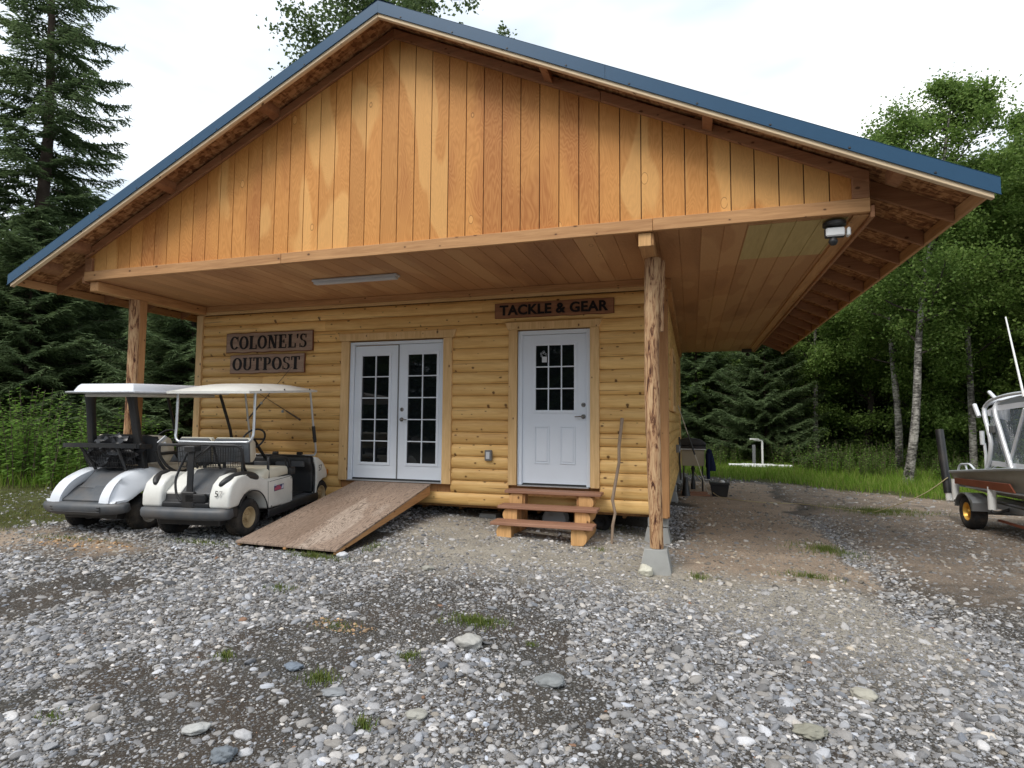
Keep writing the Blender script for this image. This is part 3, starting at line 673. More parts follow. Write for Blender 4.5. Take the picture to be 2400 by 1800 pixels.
# slab-serif capitals drawn as bars
def slab_text(txt, H, width, mat, parent, y):
    T = .20*H; s = .07*H
    def I_(x, a=0, b=1, w=T): return [('b', x-w/2, a*H, x+w/2, b*H)]
    G_ = {}
    def srf(x, z, w=.34*H): return [('b', x-w/2, z if z < H/2 else z-s, x+w/2, z+s if z < H/2 else z)]
    def ring(cx, cz, rx, rz, a0=0, a1=360, w=T, thin=.5): return [('r', cx, cz, rx, rz, a0, a1, w, thin)]
    G_['O'] = (.78, ring(.39*H, H/2, .39*H, H/2))
    G_['C'] = (.74, ring(.39*H, H/2, .39*H, H/2, 40, 320)+[('b', .64*H, .62*H, .69*H, .98*H)])
    G_['L'] = (.68, I_(.2*H)+srf(.2*H, H)+srf(.2*H, 0)+[('b', .2*H, 0, .64*H, s), ('b', .58*H, 0, .66*H, .32*H)])
    G_['N'] = (.84, I_(.17*H, w=.09*H)+I_(.68*H, w=.09*H)+srf(.15*H, H, .3*H)+srf(.68*H, H, .28*H)+srf(.17*H, 0, .28*H)+[('q', (.10*H, H), (.32*H, H), (.74*H, 0), (.54*H, 0))])
    G_['E'] = (.72, I_(.2*H)+srf(.2*H, H)+srf(.2*H, 0)+[('b', .2*H, 0, .64*H, s), ('b', .2*H, H-s, .62*H, H), ('b', .2*H, .47*H, .48*H, .54*H), ('b', .60*H, 0, .66*H, .28*H), ('b', .57*H, .74*H, .63*H, H), ('b', .44*H, .38*H, .50*H, .63*H)])
    G_["'"] = (.16, [('q', (.0, H), (.13*H, H), (.09*H, .68*H), (.03*H, .68*H))])
    G_['S'] = (.62, ring(.30*H, .75*H, .24*H, .25*H, 40, 270, .15*H, .7)+ring(.31*H, .27*H, .27*H, .27*H, -140, 90, .15*H, .7)+[('b', .50*H, .70*H, .55*H, .97*H), ('b', .04*H, .02*H, .09*H, .3*H)])
    G_['U'] = (.82, I_(.2*H, .3, 1)+I_(.66*H, .3, 1, .09*H)+srf(.2*H, H)+srf(.66*H, H, .26*H)+ring(.405*H, .31*H, .305*H, .31*H, 180, 360, .16*H, .8))
    G_['T'] = (.74, I_(.36*H)+srf(.36*H, 0)+[('b', .04*H, H-s, .68*H, H), ('b', .03*H, .72*H, .09*H, H), ('b', .63*H, .72*H, .69*H, H)])
    G_['P'] = (.70, I_(.2*H)+srf(.2*H, H)+srf(.2*H, 0)+[('b', .2*H, H-s, .42*H, H), ('b', .2*H, .42*H, .42*H, .49*H)]+ring(.40*H, .71*H, .26*H, .29*H, -90, 90, .17*H, .5))
    tot = sum(G_[c][0]*H+.05*H for c in txt); sc = width/tot; x = -width/2
    mb = MB(); lay = 0
    for c in txt:
        wd, els = G_[c]
        for e in els:
            lay += 1; yy = y-.0002*(lay % 7)
            if e[0] == 'b': mb.box(x+e[1]*sc, x+e[3]*sc, yy-.006, y+.002, e[2]-H/2, e[4]-H/2)
            elif e[0] == 'q': mb.prism([(x+p[0]*sc, p[1]-H/2) for p in e[1:]], 1, yy-.006, y+.002)
            else:
                _, cx, cz, rx, rz, a0, a1, w, thin = e; n = 26; vo = []; vi = []
                for i in range(n+1):
                    a = R(a0+(a1-a0)*i/n); ca, sa = math.cos(a), math.sin(a); ww = w*(thin*abs(sa)*.55+abs(ca)) if thin < .7 else w*(.75)
                    vo.append((x+(cx+rx*ca)*sc, cz+rz*sa-H/2)); vi.append((x+(cx+(rx-w*.95)*ca)*sc, cz+(rz-w*.42)*sa-H/2))
                for i in range(n): mb.prism([vo[i], vo[i+1], vi[i+1], vi[i]], 1, yy-.006, y+.002)
        x += (wd*H+.05*H)*sc
    return obj('lettering', mb, mat, parent, smooth=0)
t = empty('wooden_sign', (1.485, -.045, 2.835), (0, R(0), 0), label="weathered wooden sign reading COLONEL'S, upper of the left pair", cat='sign', group='carved wooden signs on the front wall')
b = obj('board', wavy_board(1.68, .31, .03, 3), M_SIGN1, t, bevel=.004, smooth=30); obj('bark_edge', wavy_board(1.70, .33, .02, 3), M_SIGNE, b, smooth=30)
slab_text("COLONEL'S", .22, 1.52, M_DARKW, t, -.032)
t = empty('wooden_sign', (1.46, -.045, 2.48), (0, R(0), 0), label='weathered wooden sign reading OUTPOST, lower of the left pair', cat='sign', group='carved wooden signs on the front wall')
b = obj('board', wavy_board(1.45, .30, .03, 5), M_SIGN1, t, bevel=.004, smooth=30); obj('bark_edge', wavy_board(1.465, .31, .02, 5), M_SIGNE, b, smooth=30)
slab_text("OUTPOST", .21, 1.34, M_DARKW, t, -.032)
sign((6.235, -.045, 3.145), 1.69, .205, 'TACKLE & GEAR', .145, 1.54, M_SIGN3, False, 'brown wooden sign reading TACKLE & GEAR above the single door', 0, 9)
# ------------------------------------------------------------------ crossed rods on the wall
def rod(a, b, label, seed):
    a = Vector(a); b = Vector(b); t = empty('fishing_rod', a, label=label, cat='fishing rod', group='fishing rods crossed on the wall'); d = b-a
    mb = MB(); mb.tube([(0, 0, 0), d*.4, d*.7, d], [.007, .006, .004, .003], 6); obj('blank', mb, M_BLACK, t)
    mb = MB(); mb.tube([(0, 0, 0), d*.05, d*.30, d*.34], [.018, .014, .013, .008], 8); obj('handle', mb, M_GRIP, t)
    q = d*.36; mb = MB(); mb.lathe([(0, -.012), (.02, -.012), (.024, 0), (.02, .012), (0, .012)], (q.x, q.y-.03, q.z-.03), 1, 12); mb.tube([(q.x, q.y, q.z), (q.x, q.y-.03, q.z-.03)], .004, 5); obj('reel', mb, M_STEEL, t)
rod((2.16, -.09, 1.57), (1.30, -.09, 2.02), 'dark fishing rod sloping down to the right on the wall', 1)
rod((1.15, -.115, 1.55), (2.0, -.115, 2.42), 'dark fishing rod sloping down to the left on the wall', 2)
# ------------------------------------------------------------------ ramp
t = empty('wheelchair_ramp', (3.8, 0, 0), label='weathered plywood ramp leading up to the double door', cat='ramp')
zf = gz(3.7, -2.4)+.035
vs = [(-.66, -2.44, zf+.01), (.62, -2.40, zf-.01), (.63, -.085, .63), (-.62, -.085, .63)]
def slab(vs, dz): 
    mb = MB(); mb.add(vs+[(x, y, z+dz) for x, y, z in vs], [(3, 2, 1, 0), (4, 5, 6, 7), (0, 1, 5, 4), (1, 2, 6, 5), (2, 3, 7, 6), (3, 0, 4, 7)]); return mb
obj('deck', slab(vs, .022), M_RAMP, t, smooth=0, bevel=.002)
for (a, b, nm) in ((vs[1], vs[2], 0), (vs[0], vs[3], 1), (((vs[0][0]+vs[1][0])/2, vs[0][1], vs[0][2]), ((vs[3][0]+vs[2][0])/2, -.085, .63), 2)):
    dx = -.025 if nm == 0 else .025 if nm == 1 else 0
    A, B_ = Vector((a[0]+dx, a[1]+.02, a[2]-.002)), Vector((b[0]+dx, b[1], b[2]-.002)); n_ = 1
    mb = MB(); h = .13
    mb.add([(A.x-.019, A.y, A.z-.03), (A.x+.019, A.y, A.z-.03), (A.x+.019, A.y, A.z), (A.x-.019, A.y, A.z), (B_.x-.019, B_.y, B_.z-h), (B_.x+.019, B_.y, B_.z-h), (B_.x+.019, B_.y, B_.z), (B_.x-.019, B_.y, B_.z)],
           [(0, 1, 2, 3), (4, 7, 6, 5), (0, 4, 5, 1), (1, 5, 6, 2), (2, 6, 7, 3), (3, 7, 4, 0)])
    obj('side_joist', mb, M_BEAMY, t, smooth=0, bevel=.002)
# ------------------------------------------------------------------ steps
t = empty('porch_steps', (6.3, -.1, 0), label='three brown plank steps on log end blocks below the single door', cat='steps')
tr_y = [(-.24, .02, .645), (-.50, -.23, .475), (-.76, -.47, .305)]
g_ = gz(6.2, -.6)
for i, (ya, yb, z) in enumerate(tr_y):
    w0, w1 = (-.66+.01*i, .64-.00*i)
    mb = MB(); mb.box(w0-.02*i, w1-.01*i, ya, yb, z-.04, z); obj('tread', mb, M_TREAD, t, bevel=.005)
def dlog(x, y0, y1, z0, z1, side, nm='riser_block'):
    h = z1-z0; w = .15; pts = []
    for k in range(9):
        a = -80+160*k/8; pts.append((x+side*(w*.35+w*.62*math.cos(R(a))*.75), z0+h/2+h/2*math.sin(R(a))*.99))
    poly = [(x-side*w/2, z1), (x-side*w/2, z0)]+pts
    mb = MB(); mb.prism(poly, 1, y0, y1); obj(nm, mb, M_END, t, bevel=.004)
for sx, sd_ in ((-.49, -1), (.42, 1)):
    dlog(sx, -.71, .0, g_-.04, .264, sd_); dlog(sx+.0, -.46, .0, .267, .434, sd_); dlog(sx, -.21, .0, .437, .604, sd_)
    mb = MB(); mb.box(sx-sd_*.085-.02, sx-sd_*.085+.02, -.36, -.22, g_-.04, .434); mb.box(sx-sd_*.085-.02, sx-sd_*.085+.02, -.19, -.05, g_-.04, .60); obj('upright', mb, M_BEAMZ, t, bevel=.003)
# ------------------------------------------------------------------ stick, stones, wheel under cabin
mb = MB(); pts = [(7.10, -.50, gz(7.1, -.5)), (7.105, -.45, .28), (7.13, -.40, .42), (7.09, -.35, .58), (7.13, -.27, .85), (7.16, -.22, 1.05), (7.155, -.18, 1.25), (7.19, -.1, 1.62)]
mb.tube(pts, [.017, .019, .018, .021, .02, .02, .021, .023], 10)
obj('walking_stick', mb, wood('grey_stick', (.16, .11, .08), (.36, .27, .19), 2, isl=0), smooth=60, label='crooked bare wooden stick leaning on the wall right of the steps', cat='stick')
def wheel(parent, c, r, w, rimr, rimmat, side=1, name='wheel'):
    """wheel with axle along x"""
    mb = MB(); h = w/2
    prof = [(rimr, -h*.8), (rimr+.02, -h*.95), ((r+rimr)/2, -h*1.02), (r-.03, -h*.97), (r-.012, -h*.86), (r, -h*.6), (r, h*.6), (r-.012, h*.86), (r-.03, h*.97), ((r+rimr)/2, h*1.02), (rimr+.02, h*.95), (rimr, h*.8)]
    mb.lathe(prof, c, 0, 36)
    n = 30
    for k in range(n):
        a = 2*math.pi*k/n
        for s in (-1, 1):
            ca, sa = math.cos(a+s*.05), math.sin(a+s*.05); p = Vector((c[0]+s*h*.72, c[1]+ca*(r-.008), c[2]+sa*(r-.008))); q = Vector((c[0]+s*h*.2, c[1]+math.cos(a-s*.02)*(r+.001), c[2]+math.sin(a-s*.02)*(r+.001)))
            mb.bar(p, q, .022, .014, up=(0, ca, sa))
    t = obj(name, mb, M_RUB, parent, smooth=40)
    m2 = MB(); s = side
    pr = [(rimr+.006, s*h*.82), (rimr-.004, s*h*.86), (rimr-.012, s*h*.7), (rimr*.82, s*h*.35), (rimr*.55, s*h*.3), (rimr*.42, s*h*.42), (rimr*.3, s*h*.46), (rimr*.26, s*h*.75), (0.001, s*h*.78)]
    m2.lathe(pr, c, 0, 28)
    for k in range(4):
        a = k*math.pi/2+.4; m2.lathe([(0, s*h*.56), (.008, s*h*.56), (.009, s*h*.36)], (c[0], c[1]+math.cos(a)*rimr*.46, c[2]+math.sin(a)*rimr*.46), 0, 6)
    m2.lathe([(rimr*.3, -s*h*.6), (rimr-.006, -s*h*.7), (rimr+.004, -s*h*.82)], c, 0, 28)
    obj('rim', m2, rimmat, t)
    return t
t = empty('small_wheel', (6.84, .35, 0), (0, 0, R(80)), label='small black wheel lying under the cabin right of the steps', cat='wheel')
wheel(t, (0, 0, gz(6.84, .35)+.11), .13, .09, .06, M_BLACK)
mb = MB(); mb.lathe([(.0, -.14), (.14, -.14), (.17, -.12), (.17, .12), (.14, .14), (0, .14)], (6.17, .45, .17), 1, 24); obj('bucket', mb, M_LITE, label='pale round bucket lying on its side under the cabin behind the steps', cat='bucket')
# ================================================================== GOLF CARTS
def beveled(name, mb, mat, parent, b, seg=3, smooth=50, **t):
    me = bpy.data.meshes.new(name); me.from_pydata(mb.v, [], mb.f)
    bm = bmesh.new(); bm.from_mesh(me); bmesh.ops.recalc_face_normals(bm, faces=bm.faces)
    es = [e for e in bm.edges if len(e.link_faces) == 2 and e.calc_face_angle(0) > R(28)]
    bmesh.ops.bevel(bm, geom=es, offset=b, segments=seg, affect='EDGES', clamp_overlap=True, profile=.5)
    bmesh.ops.recalc_face_normals(bm, faces=bm.faces); bm.to_mesh(me); bm.free()
    finish(me, mat, smooth, 0, False); o = bpy.data.objects.new(name, me); COL.objects.link(o); o.parent = parent; tag(o, **t); return o
def shell(outline, xs, mat, name, parent, inset=None, b=.02, seg=3):
    """side outline (y,z) swept between x0..x1"""
    mb = MB(); mb.prism(outline, 0, *xs); return beveled(name, mb, mat, parent, b, seg)
def bow(pts, n=5):
    """Catmull-Rom smoothing of a point list"""
    P = [Vector(p) for p in pts]; out = []
    for i in range(len(P)-1):
        p0, p1, p2, p3 = P[max(i-1, 0)], P[i], P[i+1], P[min(i+2, len(P)-1)]
        for k in range(n):
            t = k/n; out.append(.5*((2*p1)+(p2-p0)*t+(2*p0-5*p1+4*p2-p3)*t*t+(3*p1-3*p2+p3-p0)*t**3))
    out.append(P[-1]); return out
def slab_roof(parent, y0, y1, hw, z0, crown, mat, step=0):
    mb = MB(); rings = []; N = 14; ny = 16
    def ring(y, hw_, edge):
        pts = []
        for i in range(N+1):
            u = -1+2*i/N; a = abs(u); z = z0+.03+edge*(crown*(1-a**3)); 
            pts.append((u*hw_, y, z))
        for i in range(N, -1, -1):
            u = -1+2*i/N; z = z0+(.025 if abs(u) < .86 else 0)*(1 if edge > .3 else 0); pts.append((u*hw_*(1 if abs(u) < 1 else 1), y, z))
        return pts
    for j in range(ny+1):
        t = j/ny; y = y0+(y1-y0)*t; e = min(1, math.sin(math.pi*min(max(t, .0), 1))**.5*1.15) if 0 < t < 1 else 0
        w = hw*(1-.05*(1-min(1, min(t, 1-t)*12)))
        rings.append(ring(y, w, e))
    mb.loft(rings); return obj('canopy', mb, mat, parent, smooth=45)
# --- cart 2 : cream, number 57
gc = empty('golf_cart', (2.36, -2.07, .16), (R(3.5), 0, R(7.3)), label='cream white golf cart numbered 57 beside the plywood ramp', cat='golf cart', group='golf carts parked at the porch')
c = gc
for x, y, r, rm in ((.46, .05, .225, 1), (-.46, .05, .225, -1), (.45, 1.86, .21, 1), (-.45, 1.86, .21, -1)):
    wheel(c, (x, y, r-.01+(.0 if y < 1 else -.03)), r, .20 if y < 1 else .17, .125, M_RIM, 1 if x > 0 else -1)
mb = MB(); mb.box(-.40, .40, -.3, 1.9, .18, .26); mb.tube([(-.4, .05, .2), (.4, .05, .2)], .05, 10); mb.tube([(-.4, 1.86, .17), (.4, 1.86, .17)], .03, 8); obj('chassis', mb, M_BLACK, c, bevel=.01)
arch = [(.385, .25)]+[(.10+.285*math.cos(R(a)), .25+.28*math.sin(R(a))) for a in range(15, 166, 15)]+[(-.19, .39)]
arch = [(.385, .245), (.36, .34), (.30, .43), (.22, .495), (.12, .53), (.02, .535), (-.07, .505), (-.14, .45), (-.175, .395)]
outl = [(-.375, .395), (-.365, .55), (-.31, .67), (-.20, .745), (-.03, .765), (.12, .735), (.24, .69), (.36, .635), (.97, .60), (.99, .54), (.985, .215)]+arch
shell(outl, (.31, .575), M_WHITEP, 'rear_fender', c, b=.035)
shell(outl, (-.575, -.31), M_WHITEP, 'rear_fender', c, b=.035)
shell([(-.30, .56), (-.08, .72), (.10, .78), (.30, .74), (.3, .5), (-.28, .50)], (-.312, -.10), M_WHITEP, 'well_panel', c, b=.02)
shell([(-.335, .56), (-.30, .575), (-.05, .795), (.16, .80), (.16, .5), (-.3, .5)], (-.098, .312), M_GREYP, 'engine_cover', c, b=.02)
shell([(-.36, .40), (-.36, .455), (-.31, .47), (-.29, .555), (-.22, .575), (-.1, .6), (-.1, .4)], (-.309, .309), M_BLACK, 'bag_well', c, b=.012)
mb = MB(); mb.box(.0, .26, -.37, -.30, .458, .56); beveled('bag_well_step', mb, M_BLACK, c, .012)
prof = [(-.45, .30), (-.455, .36), (-.43, .395), (-.33, .40), (-.31, .29), (-.36, .265), (-.43, .27)]
mb = MB(); rings = []
for x in (-.58, -.565, -.50, -.3, 0, .3, .50, .565, .58):
    e = 1 if abs(x) < .52 else (.9 if abs(x) < .57 else .55); back = .0 if abs(x) < .45 else .05*(abs(x)-.45)/.12
    rings.append([(x, -.38+(p[0]+.38)*e+back, .335+(p[1]-.335)*e) for p in prof])
mb.loft(rings); obj('rear_bumper', mb, M_GREYP, c, smooth=60)
for s in (1, -1):
    pts = [(.42*s, -.325, .655), (.47*s, -.24, .705), (.505*s, -.10, .73), (.525*s, .04, .72), (.545*s, .15, .69), (.55*s, .21, .665)]
    mb = MB(); ps = bow(pts, 4); mb.tube(ps, [.014+.046*math.sin(math.pi*i/(len(ps)-1))**.6 for i in range(len(ps))], 10); obj('fender_pad', mb, M_BLACK, c, smooth=70)
    mb = MB(); mb.box(min(.555*s, .585*s), max(.555*s, .585*s), .40, 1.66, .13, .235); beveled('rocker_panel', mb, M_BLACK, c, .012)
    mb = MB(); mb.box(min(.50*s, .545*s), max(.50*s, .545*s), -.3, -.16, .27, .39); obj('mud_guard', mb, M_BLACK, c, bevel=.01)
    # hip restraint
    ps = bow([(.54*s, .455, .60), (.53*s, .47, .78), (.52*s, .50, .88), (.52*s, .60, .885), (.53*s, .84, .85), (.54*s, .92, .80), (.545*s, .97, .66), (.545*s, .98, .60)], 4)
    mb = MB(); mb.tube(ps, .017, 8); mb.tube([(.545*s, .98, .61), (.545*s, .75, .605), (.54*s, .455, .60)], .014, 8); mb.tube([(.52*s, .86, .85), (.54*s, .93, .60)], .012, 6); obj('arm_rail', mb, M_BLACK, c, smooth=60)
mb = MB(); mb.box(.53, .59, .90, 1.02, .605, .70); beveled('cup_box', mb, M_BLACK, c, .012)
mb = MB(); mb.box(-.52, .52, .97, 1.66, .20, .235); obj('floor_mat', mb, M_GREYP, c, bevel=.006)
mb = MB(); mb.box(-.52, .52, .935, .965, .235, .60); obj('seat_riser', mb, M_GREYP, c, bevel=.006)
# cushion
mb = MB(); rings = []
for x in (-.55, -.535, -.49, -.2, .2, .49, .535, .55):
    e = 1 if abs(x) < .5 else .93 if abs(x) < .54 else .72
    rings.append([(x, .62+yy*e, .665+zz*e) for yy, zz in ((-.34, -.055), (-.35, .0), (-.32, .06), (-.2, .085), (.15, .08), (.30, .06), (.36, .01), (.35, -.055))])
mb.loft(rings); obj('seat_cushion', mb, M_VINYLW, c, smooth=70)
for (a, b) in ((-.47, -.03), (.03, .50)):
    mb = MB(); rings = []
    for x in (a, a+.02, a+.06, b-.06, b-.02, b):
        e = .86 if x in (a, b) else 1
        rings.append([(x, .155+yy, 1.02+zz*e) for yy, zz in ((-.02, -.15), (.06, -.155), (.10, -.10), (.09, .1), (.04, .15), (-.02, .155))])
    mb.loft(rings); s_ = obj('seat_back', mb, M_VINYLW, c, smooth=60)
    mb = MB(); mb.prism([(a-.012, .87), (b+.012, .87), (b+.005, 1.13), (b-.03, 1.165), (a+.03, 1.165), (a-.005, 1.13)], 1, .10, .132); beveled('back_shell', mb, M_GREYP, s_, .008, 2)
mb = MB()
for x in (-.36, -.12, .15, .4): mb = MB(); mb.box(x-.015, x+.015, .12, .15, .6, .9); obj('back_bracket', mb, M_BLACK, c, bevel=.003)
# canopy frame
ps = bow([(-.53, .17, 1.74), (-.53, .14, 1.3), (-.525, .12, 1.18), (-.48, .11, 1.125), (-.40, .105, 1.12), (0, .10, 1.115), (.40, .105, 1.12), (.50, .11, 1.125), (.545, .12, 1.18), (.55, .14, 1.3), (.55, .17, 1.74)], 5)
mb = MB(); mb.tube(ps, .0165, 10); obj('rear_hoop', mb, M_ALU, c, smooth=60)
ps = bow([(.53, 1.53, 1.73), (.53, 1.60, 1.3), (.53, 1.68, .90), (.51, 1.70, .80), (.44, 1.70, .775), (0, 1.70, .77), (-.44, 1.70, .775), (-.51, 1.70, .80), (-.53, 1.68, .90), (-.53, 1.60, 1.3), (-.53, 1.53, 1.73)], 5)
mb = MB(); mb.tube(ps, .015, 10); f_ = obj('front_hoop', mb, M_ALU, c, smooth=60)
mb = MB(); mb.tube([(.535, 1.605, 1.22), (.535, 1.655, .98)], .026, 8); obj('grip_sleeve', mb, M_BLACK, f_)
for x in (.26, -.14): mb = MB(); mb.tube([(x+.04, 1.70, .80), (x-.04, 1.70, .80)], .025, 6); obj('clamp', mb, M_BLACK, f_)
slab_roof(c, .02, 1.66, .60, 1.725, .095, M_WHITEP)
mb = MB()
for y in (.22, .75, 1.4): mb.lathe([(0, .004), (.012, .004), (.014, -.004)], (.592, y, 1.765), 0, 8)
obj('roof_bolts', mb, M_BLACK, c)
# cowl
cow = [(1.60, .18), (1.63, .40), (1.645, .60), (1.60, .71), (1.62, .765), (1.72, .745), (1.86, .66), (1.965, .53), (1.99, .455), (1.96, .40), (1.86, .405), (1.74, .37), (1.68, .30), (1.65, .18)]
shell(cow, (-.56, .56), M_WHITEP, 'front_cowl', c, b=.03)
shell([(1.55, .24), (1.57, .55), (1.50, .66), (1.505, .77), (1.62, .785), (1.62, .24)], (-.535, .535), M_BLACK, 'dashboard', c, b=.03)
mb = MB(); ps = bow([(.548, 1.585, .19), (.548, 1.61, .42), (.548, 1.60, .60), (.545, 1.56, .70), (.50, 1.55, .775), (0, 1.55, .79)], 4); mb.tube(ps, .014, 6); mb.tube([(-p[0], p[1], p[2]) for p in ps], .014, 6); obj('cowl_edging', mb, M_BLACK, c, smooth=60)
mb = MB(); mb.box(.555, .57, 1.965, 1.99, .46, .53); mb.box(.45, .57, 1.97, 1.995, .465, .525); obj('headlight', mb, plain('amber_lens', (.5, .16, .02), .2), c, bevel=.004)
mb = MB(); q = Vector((-.16, 1.18, 1.06)); a1 = Vector((1, 0, 0)); a2 = Vector((0, .62, .78))
mb.tube([q+a1*(.17*math.cos(t*math.pi/12))+a2*(.17*math.sin(t*math.pi/12)) for t in range(24)], .014, 8, closed=True)
mb.tube([q-a1*.16, q, q+a1*.16], .011, 6); mb.tube([q, q-a2*.16], .011, 6); mb.tube([q, q+Vector((0, .3, -.32))], .022, 8); obj('steering_wheel', mb, M_BLACK, c, smooth=60)
mb = MB()
for (x0, x1, z0, z1) in ((-.35, -.1, .64, .70), (0, .2, .62, .70), (.25, .45, .63, .71)): mb.box(x0, x1, 1.47, 1.53, z0, z1)
obj('glove_tray', mb, M_GREYP, c, bevel=.008)
# bag rack
mb = MB()
ps = bow([(-.50, .10, .74), (-.54, .0, .82), (-.57, -.08, .95), (-.57, -.10, 1.06), (-.53, -.12, 1.10), (-.4, -.14, 1.105), (0, -.15, 1.11), (.38, -.14, 1.105), (.50, -.12, 1.10), (.545, -.10, 1.05), (.55, -.08, .95), (.53, -.03, .84), (.48, .08, .77)], 4)
mb.tube(ps, .018, 8)
mb.tube([(.0, -.15, 1.10), (-.12, -.08, .95), (-.16, .05, .8)], .014, 6); mb.tube([(.18, -.15, 1.10), (.03, -.27, .93)], .016, 6); mb.tube([(.20, -.14, 1.1), (.20, -.06, .9), (.15, .06, .80)], .013, 6)
obj('bag_rack', mb, M_BLACK, c, smooth=60)
mb = MB(); mb.bar((.02, -.27, 1.10), (.03, -.33, .47), .075, .035, up=(0, -1, 0)); mb.box(-.05, .09, -.32, -.20, 1.04, 1.11); mb.box(-.04, .12, -.37, -.32, .40, .58)
obj('bag_support', mb, M_BLACK, c, bevel=.008)
mb = MB(); mb.tube(bow([(-.04, -.28, 1.02), (-.12, -.31, .82), (-.14, -.34, .70), (-.11, -.36, .55), (-.05, -.365, .47)], 4), .014, 7); obj('bag_strap', mb, M_BLACK, c, smooth=60)
mb = MB(); mb.box(-.62, -.50, -.16, -.10, 1.10, 1.20); mb2 = MB(); mb2.bar((-.565, -.12, 1.12), (-.50, -.07, 1.20), .012, .06, up=(0, 1, 0)); obj('scorecard_holder', mb2, M_LITE, c)
mb = MB(); x0, x1, ya, yb = -.30, .46, -.12, .08
def wires(mb, x0, x1, ya, yb, z0, z1, n, tp=.02, r=.0032):
    for k in range(5):
        t = k/4; z = z0+(z1-z0)*t; e = tp*(1-t)
        mb.tube([(x0+e, ya+e, z), (x1-e, ya+e, z), (x1-e, yb, z), (x0+e, yb, z)], r, 4, closed=True)
    for i in range(n+1):
        x = x0+(x1-x0)*i/n; mb.tube([(x, ya, z1), (x*.96, ya+tp, z0), (x*.96, yb, z0), (x, yb, z1)], r, 4)
wires(mb, -.30, .46, -.13, .07, .83, 1.08, 22); obj('wire_basket', mb, M_BLACK, c, smooth=0)
for s in (1, -1):
    mb = MB(); mb.tube(bow([(.578*s, y, z) for y, z in arch], 3), .007, 6); obj('arch_lip', mb, M_BLACK, c, smooth=60)
    mb = MB(); mb.box(min(.5745*s, .5765*s), max(.5745*s, .5765*s), .395, .402, .26, .60); mb.box(min(.5745*s, .5765*s), max(.5745*s, .5765*s), .43, .96, .585, .591); obj('panel_seam', mb, M_BLACK, c, smooth=0)
mb = MB()
for y, z in ((.47, .265), (.93, .245), (.93, .56)): mb.lathe([(0, .003), (.008, .003), (.009, -.002)], (.5765, y, z), 0, 8)
obj('panel_screws', mb, M_BLACK, c)
# numbers and side badge
def number(txt, h, w, loc, rot, mat, parent):
    me = text_mesh(txt, h, w, .001, .0); me.materials.append(mat); l = bpy.data.objects.new('number', me); COL.objects.link(l); l.parent = parent; l.location = loc; l.rotation_euler = rot; return l
number('5', .07, .042, (.42, -.374, .57), (R(84), 0, R(-2)), M_DARKW, c)
number('7', .07, .042, (.475, -.3735, .57), (R(84), 0, R(-2)), plain('faded_number', (.42, .41, .39), .5), c)
number('57', .085, .09, (.562, 1.76, .585), (R(90), 0, R(90)), M_DARKW, c)
mb = MB(); mb.box(.575, .5775, .53, .75, .445, .515); s_ = obj('side_badge', mb, plain('badge_navy', (.03, .03, .12), .4), c, smooth=0)
mb = MB(); mb.box(.5775, .5785, .54, .69, .452, .49); mb.box(.5775, .5785, .58, .66, .492, .508); obj('badge_band', mb, plain('badge_pink', (.45, .08, .14), .4), s_, smooth=0)
mb = MB(); mb.prism([(.69, .455), (.745, .455), (.745, .50), (.72, .508)], 0, .5775, .5787); mb.prism(arc((.555, .512), .024, 0, 180, 8), 0, .575, .5783); obj('badge_mark', mb, plain('badge_white', (.6, .6, .7), .4), s_, smooth=0)
# --- cart 1 : bright white
c = empty('golf_cart', (.84, -2.10, .15), (R(2), 0, R(6)), label='bright white golf cart with tan seats and black struts, left of the other cart', cat='golf cart', group='golf carts parked at the porch')
for x, y, r in ((.46, .05, .23), (-.46, .05, .23), (.44, 1.72, .21), (-.44, 1.72, .21)):
    wheel(c, (x, y, r-.01), r, .20, .13, M_RIMG, 1 if x > 0 else -1)
mb = MB(); mb.box(-.38, .38, -.3, 1.8, .18, .26); mb.tube([(-.4, .05, .22), (.4, .05, .22)], .05, 10); mb.tube([(.25, -.3, .25), (.3, -.1, .16)], .025, 8); obj('chassis', mb, M_BLACK, c, bevel=.01)
def fender1(s):
    mb = MB(); rings = []; N = 16
    top = bow([(-.47, .40), (-.44, .50), (-.35, .62), (-.20, .71), (.0, .765), (.22, .77), (.42, .70), (.55, .64)], 3); 
    bot = bow([(-.43, .40), (-.30, .40), (-.21, .44), (-.10, .51), (.05, .545), (.20, .53), (.33, .46), (.46, .36)], 3)
    n = len(top)
    for t, b in zip(top, bot):
        ty, tz = t[0], t[1]; by, bz = b[0], b[1]; k = min(1, max(0, (ty+.47)/.45)); xi = .29-.04*k; xo = .50+.075*k
        # cross-section: inner edge, ridge, outer lip
        sec = [(xi, ty+.03, tz-.10), (xi, ty, tz-.012), (xi+.05, ty-.0, tz), (xi+.14, ty, tz+.006), (xo-.12, ty*.9+by*.1, tz*.97+bz*.03), (xo-.04, ty*.6+by*.4, tz*.6+bz*.4), (xo-.012, ty*.3+by*.7, tz*.3+bz*.7), (xo+.02, by-.01, bz+.03), (xo+.02, by, bz), (xo-.03, by+.01, bz-.002), (xo-.12, by+.02, bz+.02)]
        rings.append([(s*x, y, z) for x, y, z in sec])
    mb.loft(rings, closed=True); return obj('rear_fender', mb, M_WHITEB, c, smooth=70)
fender1(1); fender1(-1)
